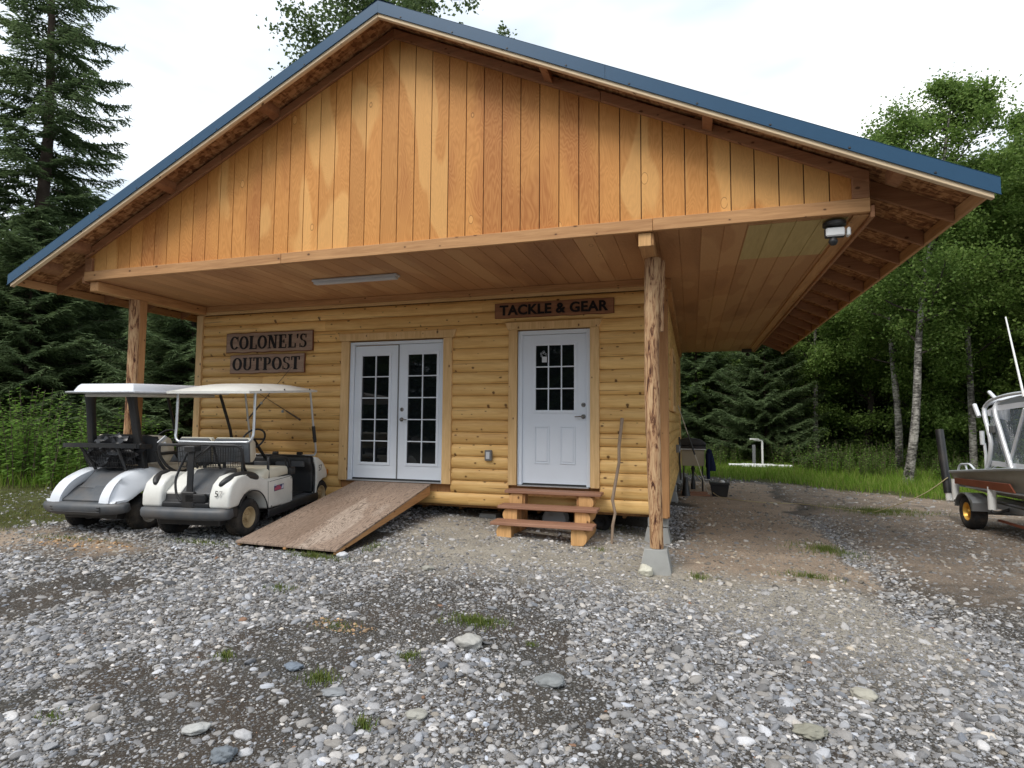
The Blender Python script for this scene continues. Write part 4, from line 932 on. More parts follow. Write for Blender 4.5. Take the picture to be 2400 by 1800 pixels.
for s in (1, -1):
    mb = MB(); mb.prism([(.44, .20), (.36, .40), (.42, .66), (.98, .60), (1.0, .20)], 0, min(.50*s, .565*s), max(.50*s, .565*s)); beveled('side_panel', mb, M_WHITEB, c, .02)
    mb = MB(); mb.box(min(.52*s, .575*s), max(.52*s, .575*s), .45, 1.5, .13, .2); obj('rocker_panel', mb, M_BLACK, c, bevel=.01)
    mb = MB(); mb.prism([(-.34, .26), (-.20, .26), (-.18, .42), (-.34, .40)], 0, min(.40*s, .44*s), max(.40*s, .44*s)); obj('mud_guard', mb, M_BLACK, c, bevel=.006)
shell([(-.26, .55), (-.18, .60), (-.02, .745), (.1, .77), (.3, .78), (.3, .5), (-.2, .5)], (-.25, .25), M_GREYP, 'engine_cover', c, b=.02)
shell([(-.42, .40), (-.43, .43), (-.32, .50), (-.22, .565), (-.1, .58), (-.1, .4)], (-.37, .37), M_GREYP, 'bag_well', c, b=.015)
mb = MB(); mb.prism([(-.40, .44), (-.30, .515), (-.22, .58), (-.18, .5)], 0, -.02, .22); beveled('bag_well_step', mb, M_GREYP, c, .012)
prof = [(-.52, .30), (-.53, .36), (-.50, .405), (-.40, .41), (-.36, .30), (-.40, .255), (-.49, .26)]
mb = MB(); rings = []
for x in (-.60, -.585, -.50, -.3, 0, .3, .50, .585, .60):
    e = 1 if abs(x) < .32 else .92 if abs(x) < .52 else .75 if abs(x) < .59 else .5; back = 0 if abs(x) < .35 else .09*(abs(x)-.35)/.24
    rings.append([(x, -.44+(p[0]+.44)*e+back, .36+(p[1]-.36)*e) for p in prof])
mb.loft(rings); b_ = obj('rear_bumper', mb, M_GREYP, c, smooth=60)
mb = MB()
for z in (.30, .33, .36): mb.tube([(-.36, -.518, z), (.36, -.518, z)], .007, 6)
obj('bumper_rib', mb, M_BLACK, b_)
for s in (1, -1):
    mb = MB(); rings = []
    for z, w, x, y in ((.72, .13, .39, .10), (.79, .095, .385, .09), (1.2, .085, .35, .02), (1.6, .09, .325, -.03), (1.66, .11, .32, -.04), (1.74, .12, .32, -.05)):
        rings.append([(s*(x-w/2), y-.035, z), (s*(x+w/2), y-.035, z), (s*(x+w/2), y+.035, z), (s*(x-w/2), y+.035, z)])
    mb.loft(rings); beveled('rear_strut', mb, M_BLACK, c, .008, 2)
    mb = MB(); mb.tube([(s*.47, 1.42, 1.74), (s*.50, 1.62, 1.2), (s*.50, 1.72, .8)], .022, 8); obj('front_strut', mb, M_BLACK, c, smooth=60)
    ps = bow([(s*.55, .10, 1.0), (s*.56, .13, .90), (s*.565, .22, .77), (s*.57, .34, .685), (s*.57, .6, .68), (s*.565, .80, .74), (s*.56, .84, .86), (s*.555, .7, .93), (s*.55, .35, .95), (s*.55, .12, .95)], 4)
    mb = MB(); mb.tube(ps, .022, 8); obj('arm_rail', mb, M_BLACK, c, smooth=60)
mb = MB(); ps = bow([(-.56, .05, 1.06), (-.57, -.12, 1.07), (-.50, -.20, 1.08), (0, -.22, 1.085), (.50, -.20, 1.08), (.55, -.12, 1.07), (.54, .05, 1.06)], 4)
for a, b in zip(ps[:-1], ps[1:]): mb.bar(a, b+(b-a)*.05, .03, .055)
mb.tube([(.28, -.2, 1.06), (.26, -.05, .76)], .022, 6); mb.tube([(-.28, -.2, 1.06), (-.2, -.05, .76)], .018, 6)
obj('bag_rack', mb, M_BLACK, c, smooth=40)
mb = MB(); wires(mb, -.30, .46, -.15, .08, .79, 1.06, 20, .06); obj('wire_basket', mb, M_BLACK, c, smooth=0)
# seat
mb = MB(); rings = []
for x in (-.53, -.51, -.45, -.2, .2, .45, .51, .53):
    e = 1 if abs(x) < .47 else .92 if abs(x) < .52 else .7
    rings.append([(x, .62+yy*e, .70+zz*e) for yy, zz in ((-.36, -.06), (-.36, .0), (-.32, .06), (-.2, .085), (.15, .08), (.30, .06), (.36, .01), (.35, -.06))])
mb.loft(rings); obj('seat_cushion', mb, M_VINYL, c, smooth=70)
mb = MB(); rings = []
for x in (-.54, -.53, -.49, -.42, -.2, 0, .2, .42, .49, .53, .54):
    a = abs(x); e = 1 if a < .43 else .95 if a < .5 else .8 if a < .535 else .5; f = .0 if a < .4 else (a-.4)*.9
    rings.append([(x, .20+f+yy, .99+zz*e) for yy, zz in ((-.05, -.17), (.06, -.19), (.11, -.10), (.10, .1), (.06, .19), (-.01, .205), (-.05, .17))])
mb.loft(rings); s_ = obj('seat_back', mb, M_VINYL, c, smooth=70)
mb = MB(); rings = []
for x in (-.50, -.47, -.3, 0, .3, .47, .50):
    a = abs(x); e = 1 if a < .45 else .85 if a < .49 else .6; f = 0 if a < .4 else (a-.4)*.9
    rings.append([(x, .135+f+yy, .99+zz*e) for yy, zz in ((-.02, -.17), (.03, -.18), (.03, .215), (-.02, .205))])
mb.loft(rings); obj('back_shell', mb, M_BLACK, s_, smooth=50)
# roof with raised moulding
mb = MB(); mb.prism([(-.26, 1.745), (-.28, 1.765), (-.22, 1.775), (1.45, 1.775), (1.52, 1.765), (1.5, 1.745)], 0, -.47, .56); r_ = beveled('canopy', mb, M_WHITEB, c, .01, 2)
mb = MB(); vs = []
for z, i in ((1.772, 0), (1.845, .035), (1.87, .06)):
    vs.append([(-.42+i, -.20+i, z), (.49-i, -.20+i, z), (.51-i, .3, z), (.51-i, 1.40-i, z), (-.44+i, 1.40-i, z), (-.44+i, .3, z)])
mb.loft(vs); beveled('canopy_moulding', mb, M_WHITEB, r_, .008, 2)
mb = MB(); mb.box(-.30, .40, -.15, 1.4, 1.70, 1.742); obj('roof_tray', mb, M_WHITEP, r_, bevel=.012)
cow = [(1.50, .20), (1.52, .60), (1.50, .74), (1.55, .80), (1.70, .76), (1.88, .66), (1.98, .50), (1.96, .40), (1.80, .42), (1.66, .36), (1.60, .2)]
shell(cow, (-.53, .53), M_WHITEB, 'front_cowl', c, b=.03)
shell([(1.44, .24), (1.46, .55), (1.38, .70), (1.40, .82), (1.54, .83), (1.54, .24)], (-.50, .50), M_BLACK, 'dashboard', c, b=.02)
mb = MB(); mb.box(-.5, .5, .95, 1.5, .2, .23); obj('floor_mat', mb, M_GREYP, c, bevel=.006)
q = Vector((-.22, 1.12, 1.08)); mb = MB()
mb.tube([q+a1*(.17*math.cos(t*math.pi/12))+a2*(.17*math.sin(t*math.pi/12)) for t in range(24)], .014, 8, closed=True)
mb.tube([q-a1*.16, q, q+a1*.16], .011, 6); mb.tube([q, q-a2*.16], .011, 6); mb.tube([q, q+Vector((0, .28, -.32))], .022, 8); obj('steering_wheel', mb, M_BLACK, c, smooth=60)
mb = MB(); mb.bar((.50, .2, 1.03), (.55, .27, 1.10), .07, .015); obj('scorecard_holder', mb, M_LITE, c, bevel=.003)
# crumpled black bag in its basket
def blob(center, rad, seed, n=3, amp=.3, freq=3):
    bm = bmesh.new(); bmesh.ops.create_icosphere(bm, subdivisions=n, radius=1)
    for v in bm.verts:
        p = v.co.copy(); k = 1+amp*mnoise.noise(p*freq+Vector((seed, seed*2, 0)))+amp*.5*mnoise.noise(p*freq*2.7+Vector((0, seed, 0)))
        v.co = Vector((center[0]+p.x*rad[0]*k, center[1]+p.y*rad[1]*k, center[2]+p.z*rad[2]*k))
    mb = MB(); bm.verts.ensure_lookup_table(); mb.add([tuple(v.co) for v in bm.verts], [tuple(v.index for v in f.verts) for f in bm.faces]); bm.free(); return mb
M_BAG = plain('black_plastic_bag', (.008, .008, .010), .33, spec=.4)
mb = blob((0, 0, 0), (.34, .13, .19), 3, 4, .55, 3.2)
o = obj('plastic_bag', mb, M_BAG, smooth=25, label='crumpled shiny black bag stuffed in the rear basket of the bright white cart', cat='bag'); o.location = (.90, -2.13, 1.14); o.rotation_euler = (0, 0, R(6))

# ================================================================== BOAT AND TRAILER (world coordinates)
boat = empty('boat', (12.9, 1, .5), label='small aluminium boat with white tube canopy frame on a trailer at the right edge', cat='boat')
def bp(name, mb, mat, parent=None, **k):
    o = obj(name, mb, mat, None, **k); o.parent = parent or boat
    if parent is None: o.location = (-12.9, -1, -.5)
    return o
def gun(y): return .81+.095*(3.28-y) if y > 1 else 1.027+.05*(1-y)
mb = MB(); rings = []; ys = [3.28, 3.1, 2.5, 1.5, .5, -.5, -1.6, -2.6, -3.3]
def hw(y): return .78 if y > -.5 else .78*max(.04, 1-((-.5-y)/2.85)**2)
def chz(y): return .60+.035*(3.1-y) if y > 0 else .71+.14*((-y)/3.3)
XC = 12.83
def sect(y, ins=0, top=0):
    w = hw(y)-ins; g = gun(y)+top; ch = chz(y)+(.0 if not ins else .03); kz = .46+(.02*(3-y) if y > -1 else .08+.12*(-1-y))
    return [(XC-w, y, g), (XC-w*.95, y-0, (g+ch)/2), (XC-w*.84, y, ch), (XC-w*.4, y, kz+.04), (XC, y, kz), (XC+w*.4, y, kz+.04), (XC+w*.84, y, ch), (XC+w*.95, y, (g+ch)/2), (XC+w, y, g)]
for y in ys: rings.append(sect(y))
inner = [sect(y, .03) for y in ys]
mb.loft(rings, closed=False, cap=False); mb.loft(inner, closed=False, cap=False)
n0 = len(rings[0]); mb.add(rings[0], [tuple(range(n0))]); 
bp('hull', mb, M_HULL, smooth=40, fixn=False)
mb = MB()
for s in (-1, 1):
    mb.tube([(XC+s*hw(y), y, gun(y)+.0) for y in ys], .022, 6)
mb.bar((XC-.78, 3.28, gun(3.28)), (XC+.78, 3.28, gun(3.28)), .04, .04)
bp('gunwale', mb, M_ALU, smooth=50)
for s in (-1, 1):
    mb = MB(); x = XC+s*.775; a, b = 3.08, 1.42
    st = [(a, gun(a)-.10), (b, gun(b)-.19), (b-.14, gun(b)-.30), (b-.1, gun(b)-.305), (a, gun(a)-.19)]
    mb.prism(st, 0, min(x, x+s*.02), max(x, x+s*.02)); bp('side_stripe', mb, M_RED, bevel=.004)
    mb = MB(); mb.tube([(XC+s*hw(y)*.86, y, chz(y)) for y in ys[:-1]], .014, 6); bp('chine_rail', mb, M_ALU, smooth=50)
mb = MB(); mb.prism([(XC-.5, 3.3), (XC+.5, 3.3), (XC+.5, -1.9), (XC-.5, -1.9)], 2, .66, .68); bp('deck', mb, M_GREY, smooth=0)
XS = 12.14
def tubes(name, lst, r, mir=True, mat=M_ALU, par=None):
    mb = MB()
    for pts in lst:
        ps = bow(pts, 4); mb.tube(ps, r, 8)
        if mir: mb.tube([(2*XC-p[0], p[1], p[2]) for p in ps], r, 8)
    return bp(name, mb, mat, par, smooth=60)
M_WTUBE = plain('white_tube', (.75, .77, .80), .3, .2, var=.04)
mb = MB()
def archtube(base, mid, corner, topy, topz, r=.03):
    L = [(XS, *base), (XS+.0, *mid), (XS+.02, *corner), (XS+.16, topy+.16, topz-.03), (XS+.40, topy, topz+.02)]
    Rr = [(2*XC-p[0], p[1], p[2]) for p in L][::-1]
    mb.tube(bow(L+Rr, 5), r, 8)
archtube((2.27, .90), (2.10, 1.30), (2.30, 1.80), 2.0, 1.95); archtube((1.56, .98), (1.80, 1.45), (1.98, 1.82), 1.7, 1.97)
for s in (0, 1):
    for pts in ([(XS+.02, 2.28, 1.84), (XS+.02, 2.05, 1.93), (XS+.02, 1.45, 1.985), (XS+.02, .6, 1.98), (XS+.02, -.4, 1.93)], [(XS+.05, 1.77, 1.03), (XS+.05, 1.95, 1.35), (XS+.05, 2.10, 1.66)], [(XS+.03, 1.67, 1.06), (XS+.03, 1.24, 1.78)], [(XS+.02, -.3, 1.0), (XS+.02, -.4, 1.93)]):
        if s: pts = [(2*XC-p[0], p[1], p[2]) for p in pts]
        mb.tube(bow(pts, 4), .022, 8)
bp('canopy_frame', mb, M_WTUBE, smooth=60)
mb = MB(); rings = []
for y, z in ((2.12, 1.86), (1.9, 1.93), (1.4, 1.975), (.6, 1.97), (-.35, 1.92)):
    rings.append([(XS+.05+(2*(XC-XS)-.1)*i/8, y, z+.05*math.sin(math.pi*i/8)-.02) for i in range(9)])
mb.loft(rings, closed=False, cap=False); bp('canvas_top', mb, M_CANV, smooth=60, fixn=False)
for s in (0, 1):
    x = XS+.035 if not s else 2*XC-XS-.035
    mb = MB(); mb.add([(x, 2.02, 1.84), (x, .0, 1.93), (x, .0, 1.83), (x, 1.26, 1.80), (x, 1.98, 1.77)], [(0, 1, 2, 3, 4)]); mb.add([(x, 2.02, 1.84), (x, 1.98, 1.77), (x, 1.98, 1.74), (x, 2.23, 1.70), (x, 2.26, 1.78)], [(0, 1, 2, 3, 4)])
    mb.box(x-.006, x+.006, -.3, 2.28, gun(1.2)-.02, gun(1.2)+.05)
    mb.add([(x, 2.26, 1.78), (x+(.25 if not s else -.25), 2.20, 1.80), (x+(.25 if not s else -.25), 2.20, 1.62), (x, 2.24, 1.70)], [(0, 1, 2, 3)]); mb.add([(x, 2.27, 1.12), (x, 2.10, 1.0), (x, 2.27, .93)], [(0, 1, 2)])
    bp('canvas_border', mb, M_CANV, smooth=0, fixn=False)
    mb = MB(); N = 12
    g_r = []
    for j in range(7):
        t = j/6; g_r.append([(x+.012*math.sin(i*1.7+j), 2.25-2.4*i/N-.02*j*(1 if i < 3 else 0), (1.04)+(.74)*t) for i in range(N+1)])
    mb.loft(g_r, closed=False, cap=False); bp('clear_side_curtain', mb, M_CLEAR, smooth=60, fixn=False)
    mb = MB(); mb.box(x-.05, x-.02, 1.97, 2.12, 1.46, 1.56)
    if not s: bp('junction_box', mb, M_GREY, bevel=.006)
for (p, q, r) in (((XS-.03, 2.48, 1.87), (XS-.03, 2.35, 1.69), .03), ((XS+.02, 2.13, 2.04), (XS+.02, 1.96, 1.94), .026), ((XS+.3, 1.38, 2.07), (XS+.3, 1.37, 1.97), .028), ((XS-.02, 2.31, 1.48), (XS-.02, 2.30, 1.28), .03)):
    mb = MB(); mb.tube([p, q], r, 10); bp('rod_holder', mb, M_WTUBE, smooth=60)
mb = MB(); mb.tube([(XS, 2.30, 1.3), (XS, 2.27, 1.15), (XS, 2.28, .92)], .02, 8); mb.tube(bow([(XS, 3.21, .84), (XS, 3.14, .93), (XS, 2.95, .955), (XS, 2.79, .96), (XS, 2.63, .89)], 4), .016, 6); mb.tube([(XS, 2.95, .95), (XS, 2.9, .86)], .014, 6)
mb.tube(bow([(XS+.3, 2.9, .86), (XS+.35, 2.75, .97), (XS+.4, 2.6, .99)], 4), .014, 6); bp('hand_rail', mb, M_WTUBE, smooth=60)
mb = MB(); mb.tube([(XS-.02, 1.14, 1.93), (XS-.02, 1.49, 3.02)], [.015, .009], 8); bp('antenna', mb, M_PVC, smooth=60)
mb = MB(); mb.box(XC-.3, XC+.3, .8, 1.3, .7, 1.12); bp('console', mb, M_CANV, bevel=.04)
mb = MB(); mb.box(XC-.55, XC-.25, 1.6, 2.0, .68, 1.0); mb.box(XC+.2, XC+.5, 1.6, 2.0, .68, 1.0); bp('seat', mb, M_GREY, bevel=.03)
tl = empty('boat_trailer', (12.9, 1, 0), label='boat trailer with gold rimmed wheel, grey fender and white guide posts', cat='trailer')
def tp(name, mb, mat, parent=None, **k):
    o = obj(name, mb, mat, None, **k); o.parent = parent or tl
    if parent is None: o.location = (-12.9, -1, 0)
    return o
for s in (-1, 1):
    x = 12.13 if s < 0 else 13.53
    w = wheel(None, (x, 2.72, .255), .255, .20, .135, M_GOLD, s); w.parent = tl; w.location = (-12.9, -1, 0)
    mb = MB(); n = 12
    rings = []
    for i in range(n+1):
        a = R(10+160*i/n); rings.append([(x-.13, 2.72+.31*math.cos(a), .25+.29*math.sin(a)), (x+.13, 2.72+.31*math.cos(a), .25+.29*math.sin(a)), (x+.13, 2.72+.295*math.cos(a), .25+.275*math.sin(a)), (x-.13, 2.72+.295*math.cos(a), .25+.275*math.sin(a))])
    mb.loft(rings); mb.prism([(2.45, .30), (2.41, .30), (2.40, .42), (2.43, .46), (2.5, .5)], 0, x-.13, x+.13); tp('fender', mb, M_STEEL, smooth=40)
    sx = 12.30 if s < 0 else 13.36
    mb = MB(); mb.box(sx-.03, sx+.03, -3.0, 3.3, .36, .44); tp('frame_rail', mb, M_STEEL, bevel=.005)
    for y in (3.18, 2.0):
        mb = MB(); mb.tube([(12.08 if s < 0 else 13.58, y, .38), (12.08 if s < 0 else 13.58, y, .70)], .05, 12); tp('guide_tube', mb, M_PVC, smooth=50)
        mb = MB(); mb.tube(bow([(sx, y, .40), (12.08 if s < 0 else 13.58, y-.05, .34), (12.08 if s < 0 else 13.58, y, .42)], 4), .022, 8); tp('guide_bracket', mb, M_BLACK, smooth=50)
mb = MB(); mb.tube([(12.10, 3.52, .44), (12.10, 3.78, 1.48)], [.06, .062], 12); tp('padded_guide_post', mb, M_BLACK, smooth=50)
mb = MB(); mb.tube([(12.10, 3.49, .32), (12.10, 3.52, .46)], .045, 12); mb.tube([(12.10, 3.49, .33), (12.3, 3.25, .36)], .025, 8); tp('post_foot', mb, M_PVC, smooth=50)
mb = MB()
for y in (3.2, 2.7, .8, -1.5): mb.box(12.3, 13.36, y-.03, y+.03, .33, .40)
mb.tube([(12.1, 2.72, .25), (13.5, 2.72, .25)], .03, 8); mb.box(12.55, 12.65, -1.0, 3.0, .41, .46); mb.box(13.0, 13.1, -1, 3, .41, .46)
tp('cross_member', mb, M_STEEL, bevel=.004)
mb = MB(); mb.bar((12.24, 2.2, .21), (12.24, -1.5, .24), .03, .03); tp('red_safety_bar', mb, M_RED)

# ================================================================== BACK CORNER ITEMS
gx, gy = 8.08, 5.75; g0z = gz(gx, gy)
t = empty('camp_grill', (gx, gy, g0z), label='beige and black camp grill stand beside the side wall', cat='grill')
mb = MB(); mb.box(-.24, .24, -.12, .22, .62, .97); obj('cabinet', mb, M_BEIGE, t, bevel=.015)
mb = MB(); mb.box(-.27, .27, -.16, .26, .975, 1.0); obj('top_edge', mb, M_ALU, t, bevel=.006)
mb = MB(); mb.box(-.28, .28, -.15, .28, 1.0, 1.06); mb.prism([(-.27, 1.06), (.27, 1.06), (.29, 1.12), (.18, 1.20), (-.1, 1.24), (-.27, 1.20)], 1, -.12, .26); beveled('lid', mb, M_BLACK, t, .02)
for x, y in ((-.20, -.08), (.20, -.08), (-.20, .18), (.20, .18)):
    mb = MB(); mb.tube([(x, y, 0), (x, y, .62)], .016, 8); obj('leg', mb, M_BLACK, t)
mb = MB(); mb.lathe([(.05, .10), (.05, .22), (.02, .40), (.03, .5), (.05, .56), (.02, .62)], (0, 0, 0), 2, 14); obj('gas_fitting', mb, M_BLACK, t)
# jacket hanging on the grill, tote, planks, poles
mb = MB(); rings = []
for z, w, dx in ((1.0, .03, 0), (.95, .06, .0), (.8, .08, .02), (.62, .11, .03), (.52, .09, .05)):
    rings.append([(gx+.34+dx+w*math.cos(a)*1, gy-.05+w*.8*math.sin(a), g0z+z) for a in [k*math.pi/5 for k in range(10)]])
mb.loft(rings); obj('jacket', mb, M_NAVY, smooth=60, label='dark navy jacket hanging from the right side of the grill', cat='jacket')
mb = MB(); mb.tube([(gx+.31, gy-.12, g0z+.9), (gx+.32, gy-.14, g0z+.35)], [.05, .035], 8); obj('cloth_strip', mb, M_NAVY, smooth=60, label='narrow dark cloth hanging down beside the jacket', cat='cloth')
t = empty('storage_tote', (8.62, 5.55, gz(8.62, 5.55)), label='black storage tote on the ground right of the grill', cat='tote')
mb = MB(); mb.loft([[(-.15, -.13, 0), (.15, -.13, 0), (.15, .13, 0), (-.15, .13, 0)], [(-.19, -.16, .25), (.19, -.16, .25), (.19, .16, .25), (-.19, .16, .25)]]); obj('tub', mb, M_BLACK, t, bevel=.01)
mb = MB(); mb.box(-.205, .205, -.175, .175, .25, .30); obj('lid', mb, M_BLACK, t, bevel=.012)
mb = blob((8.68, 5.55, gz(8.62, 5.55)+.31), (.06, .05, .03), 4, 2, .2); obj('rag', mb, M_PVC, smooth=50, label='small white rag on top of the black tote', cat='rag')
for i, (y, z, lb) in enumerate(((5.42, .02, 'lower of two brown planks lying in front of the grill'), (5.50, .062, 'upper of two brown planks lying in front of the grill'))):
    mb = MB(); zz = gz(8.1, y); mb.box(7.84-.02*i, 8.42-.04*i, y-.07, y+.07, zz+z-.02, zz+z+.02); obj('plank', mb, M_TREAD, bevel=.003, label=lb, cat='plank', group='planks by the grill')
t = empty('long_pole', (8.40, 5.45, g0z), label='thin pale pole with a black grip leaning across the grill to the wall', cat='pole')
mb = MB(); mb.tube([(0, 0, 0), (-.62, .05, 1.95)], .010, 8); obj('shaft', mb, M_GRIP and plain('pale_pole', (.5, .45, .38), .5), t)
mb = MB(); d = Vector((-.62, .05, 1.95)).normalized(); mb.tube([d*.92, d*1.38], .019, 8); obj('grip', mb, M_BLACK, t)
mb = MB(); mb.add([(7.86, 5.2, gz(7.86, 5.2)), (8.0, 5.25, gz(8, 5.2)), (7.9, 5.3, .42)], [(0, 1, 2)]); mb = MB(); mb.lathe([(.10, 0), (.09, .02), (.035, .38), (.03, .40), (0, .40)], (7.93, 5.25, g0z), 2, 14); obj('dark_cone', mb, M_BLACK, label='small dark cone on the ground between the side wall and the grill', cat='cone')
# spigot and white boards in the grass
t = empty('water_spigot', (10.35, 13.6, gz(10.35, 13.6)), label='white standing water pipe with tap in the far grass', cat='water tap')
mb = MB(); mb.tube([(0, 0, 0), (0, 0, 1.0)], .035, 8); mb.tube([(0, 0, 1.0), (-.28, 0, 1.02)], .03, 8); obj('pipe', mb, M_PVC, t)
mb = MB(); mb.box(-.40, -.10, -.05, .05, 1.02, 1.07); obj('tap', mb, M_PVC, t, bevel=.01)
mb = MB(); mb.box(-.32, -.22, -.05, .05, 0, .85); obj('stand', mb, M_GREY, t, bevel=.01)
for x, y, l, w, a, lb in ((10.15, 13.2, 1.0, .22, .04, 'wide white board lying in the grass in front of the water pipe'), (9.6, 13.3, .7, .10, .1, 'narrow white board in the grass left of the wide one'), (10.8, 13.0, .75, .10, -.1, 'narrow white board in the grass right of the wide one')):
    mb = MB(); mb.box(-l/2, l/2, -w/2, w/2, 0, .05); o = obj('white_board', mb, M_PVC, bevel=.004, label=lb, cat='board', group='white boards in the grass'); o.location = (x, y, gz(x, y)+.16); o.rotation_euler = (R(25), 0, a)
# rope from the tote to the boat
rp_ = [(8.02, 7.0, .5), (8.30, 6.1, .2), (8.55, 5.2, .05)]+[(x, y, gz(x, y)+.015) for x, y in ((8.75, 4.95), (8.93, 4.73), (9.4, 4.6), (9.93, 4.67), (10.2, 4.5), (10.45, 4.27), (10.95, 4.14), (11.15, 4.1))]+[(11.5, 3.75, .22), (11.8, 3.6, .42), (12.1, 3.5, .70)]
mb = MB(); mb.tube(bow(rp_, 5), .008, 6); obj('yellow_rope', mb, M_ROPE, smooth=60, label='thin yellow rope running over the dirt from the cabin to the boat', cat='rope')
# ================================================================== GROUND
def grid_axis(lo, hi, step, far):
    a = list(np.arange(lo, hi, step)); s = step; x = lo
    while x > -far: s *= 1.35; x -= s; a.insert(0, x)
    s = step; x = a[-1]
    while x < far: s *= 1.35; x += s; a.append(x)
    return np.array(a)
gxs = grid_axis(-6, 16.5, .11, 300); gys = grid_axis(-7.5, 14.5, .11, 300)
XX, YY = np.meshgrid(gxs, gys); ZZ = G(XX, YY)
nx_, ny_ = len(gxs), len(gys)
V = np.stack([XX, YY, ZZ], -1).reshape(-1, 3)
idx = np.arange(nx_*ny_).reshape(ny_, nx_); F = np.stack([idx[:-1, :-1], idx[:-1, 1:], idx[1:, 1:], idx[1:, :-1]], -1).reshape(-1, 4)
zd, zp, zt = zones(XX, YY)
def ground_mat():
    M = NM('gravelly_soil', .92, spec=.2); co = M.coord(); A = lambda n: M.new('ShaderNodeAttribute', attribute_name=n).outputs['Fac']
    f1 = M.noise(co, 1.3, 6, .65); f2 = M.noise(co, 45, 5, .7)
    soil = M.ramp(f2, [(.3, (.028, .026, .022)), (.55, (.075, .068, .058)), (.75, (.14, .13, .115))])
    soil = M.mix(M.ramp(f1, [(.4, (0, 0, 0)), (.6, (1, 1, 1))]), soil, (.075, .06, .047))
    dirt = M.ramp(f2, [(.3, (.21, .155, .112)), (.7, (.47, .365, .27))]); pale = M.ramp(f2, [(.3, (.24, .215, .175)), (.7, (.48, .435, .36))])
    turf = M.ramp(M.noise(co, 9, 5, .7), [(.35, (.05, .04, .022)), (.5, (.07, .075, .025)), (.7, (.10, .12, .035))])
    w1 = M.math('MULTIPLY_ADD', M.math('SUBTRACT', M.noise(co, 3, 6, .7), .5), 1.1, 0)
    def zone(n): return M.ramp(M.math('ADD', A(n), M.math('MULTIPLY', w1, M.math('MULTIPLY', A(n), M.math('MULTIPLY', M.math('SUBTRACT', 1.35, A(n)), 2)))), [(.15, (0, 0, 0)), (.75, (1, 1, 1))])
    c = M.mix(zone('pale'), soil, pale); c = M.mix(zone('dirt'), c, dirt)
    mf = M.math('MULTIPLY_ADD', M.noise(co, 2.4, 7, .7), 1.3, .36); c = M.mix(1, c, M.new('ShaderNodeCombineColor', {0: mf, 1: mf, 2: mf}).outputs[0], 'MULTIPLY')
    # small stone specks
    nt_ = M.math('SUBTRACT', 1, A('turf'))
    for sc, th, amt in ((55, .33, .55), (120, .36, .5)):
        v = M.new('ShaderNodeTexVoronoi', {'Vector': co, 'Scale': sc}); rc = M.new('ShaderNodeSeparateColor', {0: v.outputs['Color']})
        pick = M.math('GREATER_THAN', rc.outputs[0], .45); ins = M.math('LESS_THAN', v.outputs['Distance'], th)
        sp = M.ramp(rc.outputs[1], [(0, (.08, .085, .09)), (.6, (.24, .245, .25)), (.95, (.42, .42, .40))])
        c = M.mix(M.math('MULTIPLY', M.math('MULTIPLY', pick, ins), M.math('MULTIPLY', nt_, amt)), c, sp)
    c = M.mix(zone('turf'), c, turf)
    M.color(c); M.bump(M.noise(co, 38, 6, .75), .9, .02); return M.m
npobj('ground', V, F, ground_mat(), nper=4, attr={'dirt': zd.ravel(), 'pale': zp.ravel(), 'turf': zt.ravel()}, smooth=True, kind='structure', label='gravel and dirt yard in front of the cabin')
# ------------------------------------------------------------------ gravel (stuff)
rng = np.random.default_rng(11)
def in_view(x, y, m=1.6):
    """keep points a generous step around what the yard shows"""
    dx, dy = x-CAM.x, y-CAM.y; f = dx*cF.x+dy*cF.y; r = dx*cR.x+dy*cR.y
    return (f > 1.6) & (np.abs(r) < f*.95+m)
def scatter(n, x0, x1, y0, y1, dfun):
    x = rng.uniform(x0, x1, n); y = rng.uniform(y0, y1, n); k = in_view(x, y) & (rng.random(n) < dfun(x, y)); return x[k], y[k]
def stone_density(x, y):
    d, p, t = zones(x, y); n = fbm(x, y, 1.05, 50); n2 = fbm(x, y, 3.1, 61)
    soilp = sstep(n+.4*(n2-.5), .39, .49); nearf = 1-sstep(np.abs(y+4.9), 1.0, 2.2)
    base = .16+.84*soilp; base = base*nearf+(1-nearf)*(.45+.55*soilp)
    base *= (1-.84*d)*(1-.72*p)*(1-.93*t)
    base *= np.where((x > 10.3) & (y > -4.2), .35, 1)
    base += .6*np.exp(-(near_seg(x, y, DITCH)/.16)**2)
    inside = (x > .1) & (x < 7.6) & (y > .9); return np.where(inside, 0, base)
xs1, ys1 = scatter(380000, -3.5, 15.5, -7, 3.5, lambda x, y: stone_density(x, y)*.8)
s1 = np.exp(rng.normal(math.log(.0235), .46, len(xs1))).clip(.011, .075)
xs2, ys2 = scatter(200000, 3.5, 11.5, -7, -1.8, lambda x, y: .75*stone_density(x, y)+.2)
s2 = rng.uniform(.008, .018, len(xs2))
xs3, ys3 = scatter(2000, -1, 13, -7, 0, lambda x, y: stone_density(x, y)*.8)
s3 = np.exp(rng.normal(math.log(.058), .22, len(xs3))).clip(.04, .11)
xs4, ys4 = scatter(16000, 6, 18, 3, 12, lambda x, y: .35*(1-zones(x, y)[2])*(.4+.6*sstep(fbm(x, y, .9, 80), .45, .6)))
s4 = np.exp(rng.normal(math.log(.038), .4, len(xs4))).clip(.015, .10)
px = np.concatenate([xs1, xs2, xs3, xs4]); py = np.concatenate([ys1, ys2, ys3, ys4]); ps_ = np.concatenate([s1, s2, s3, s4])
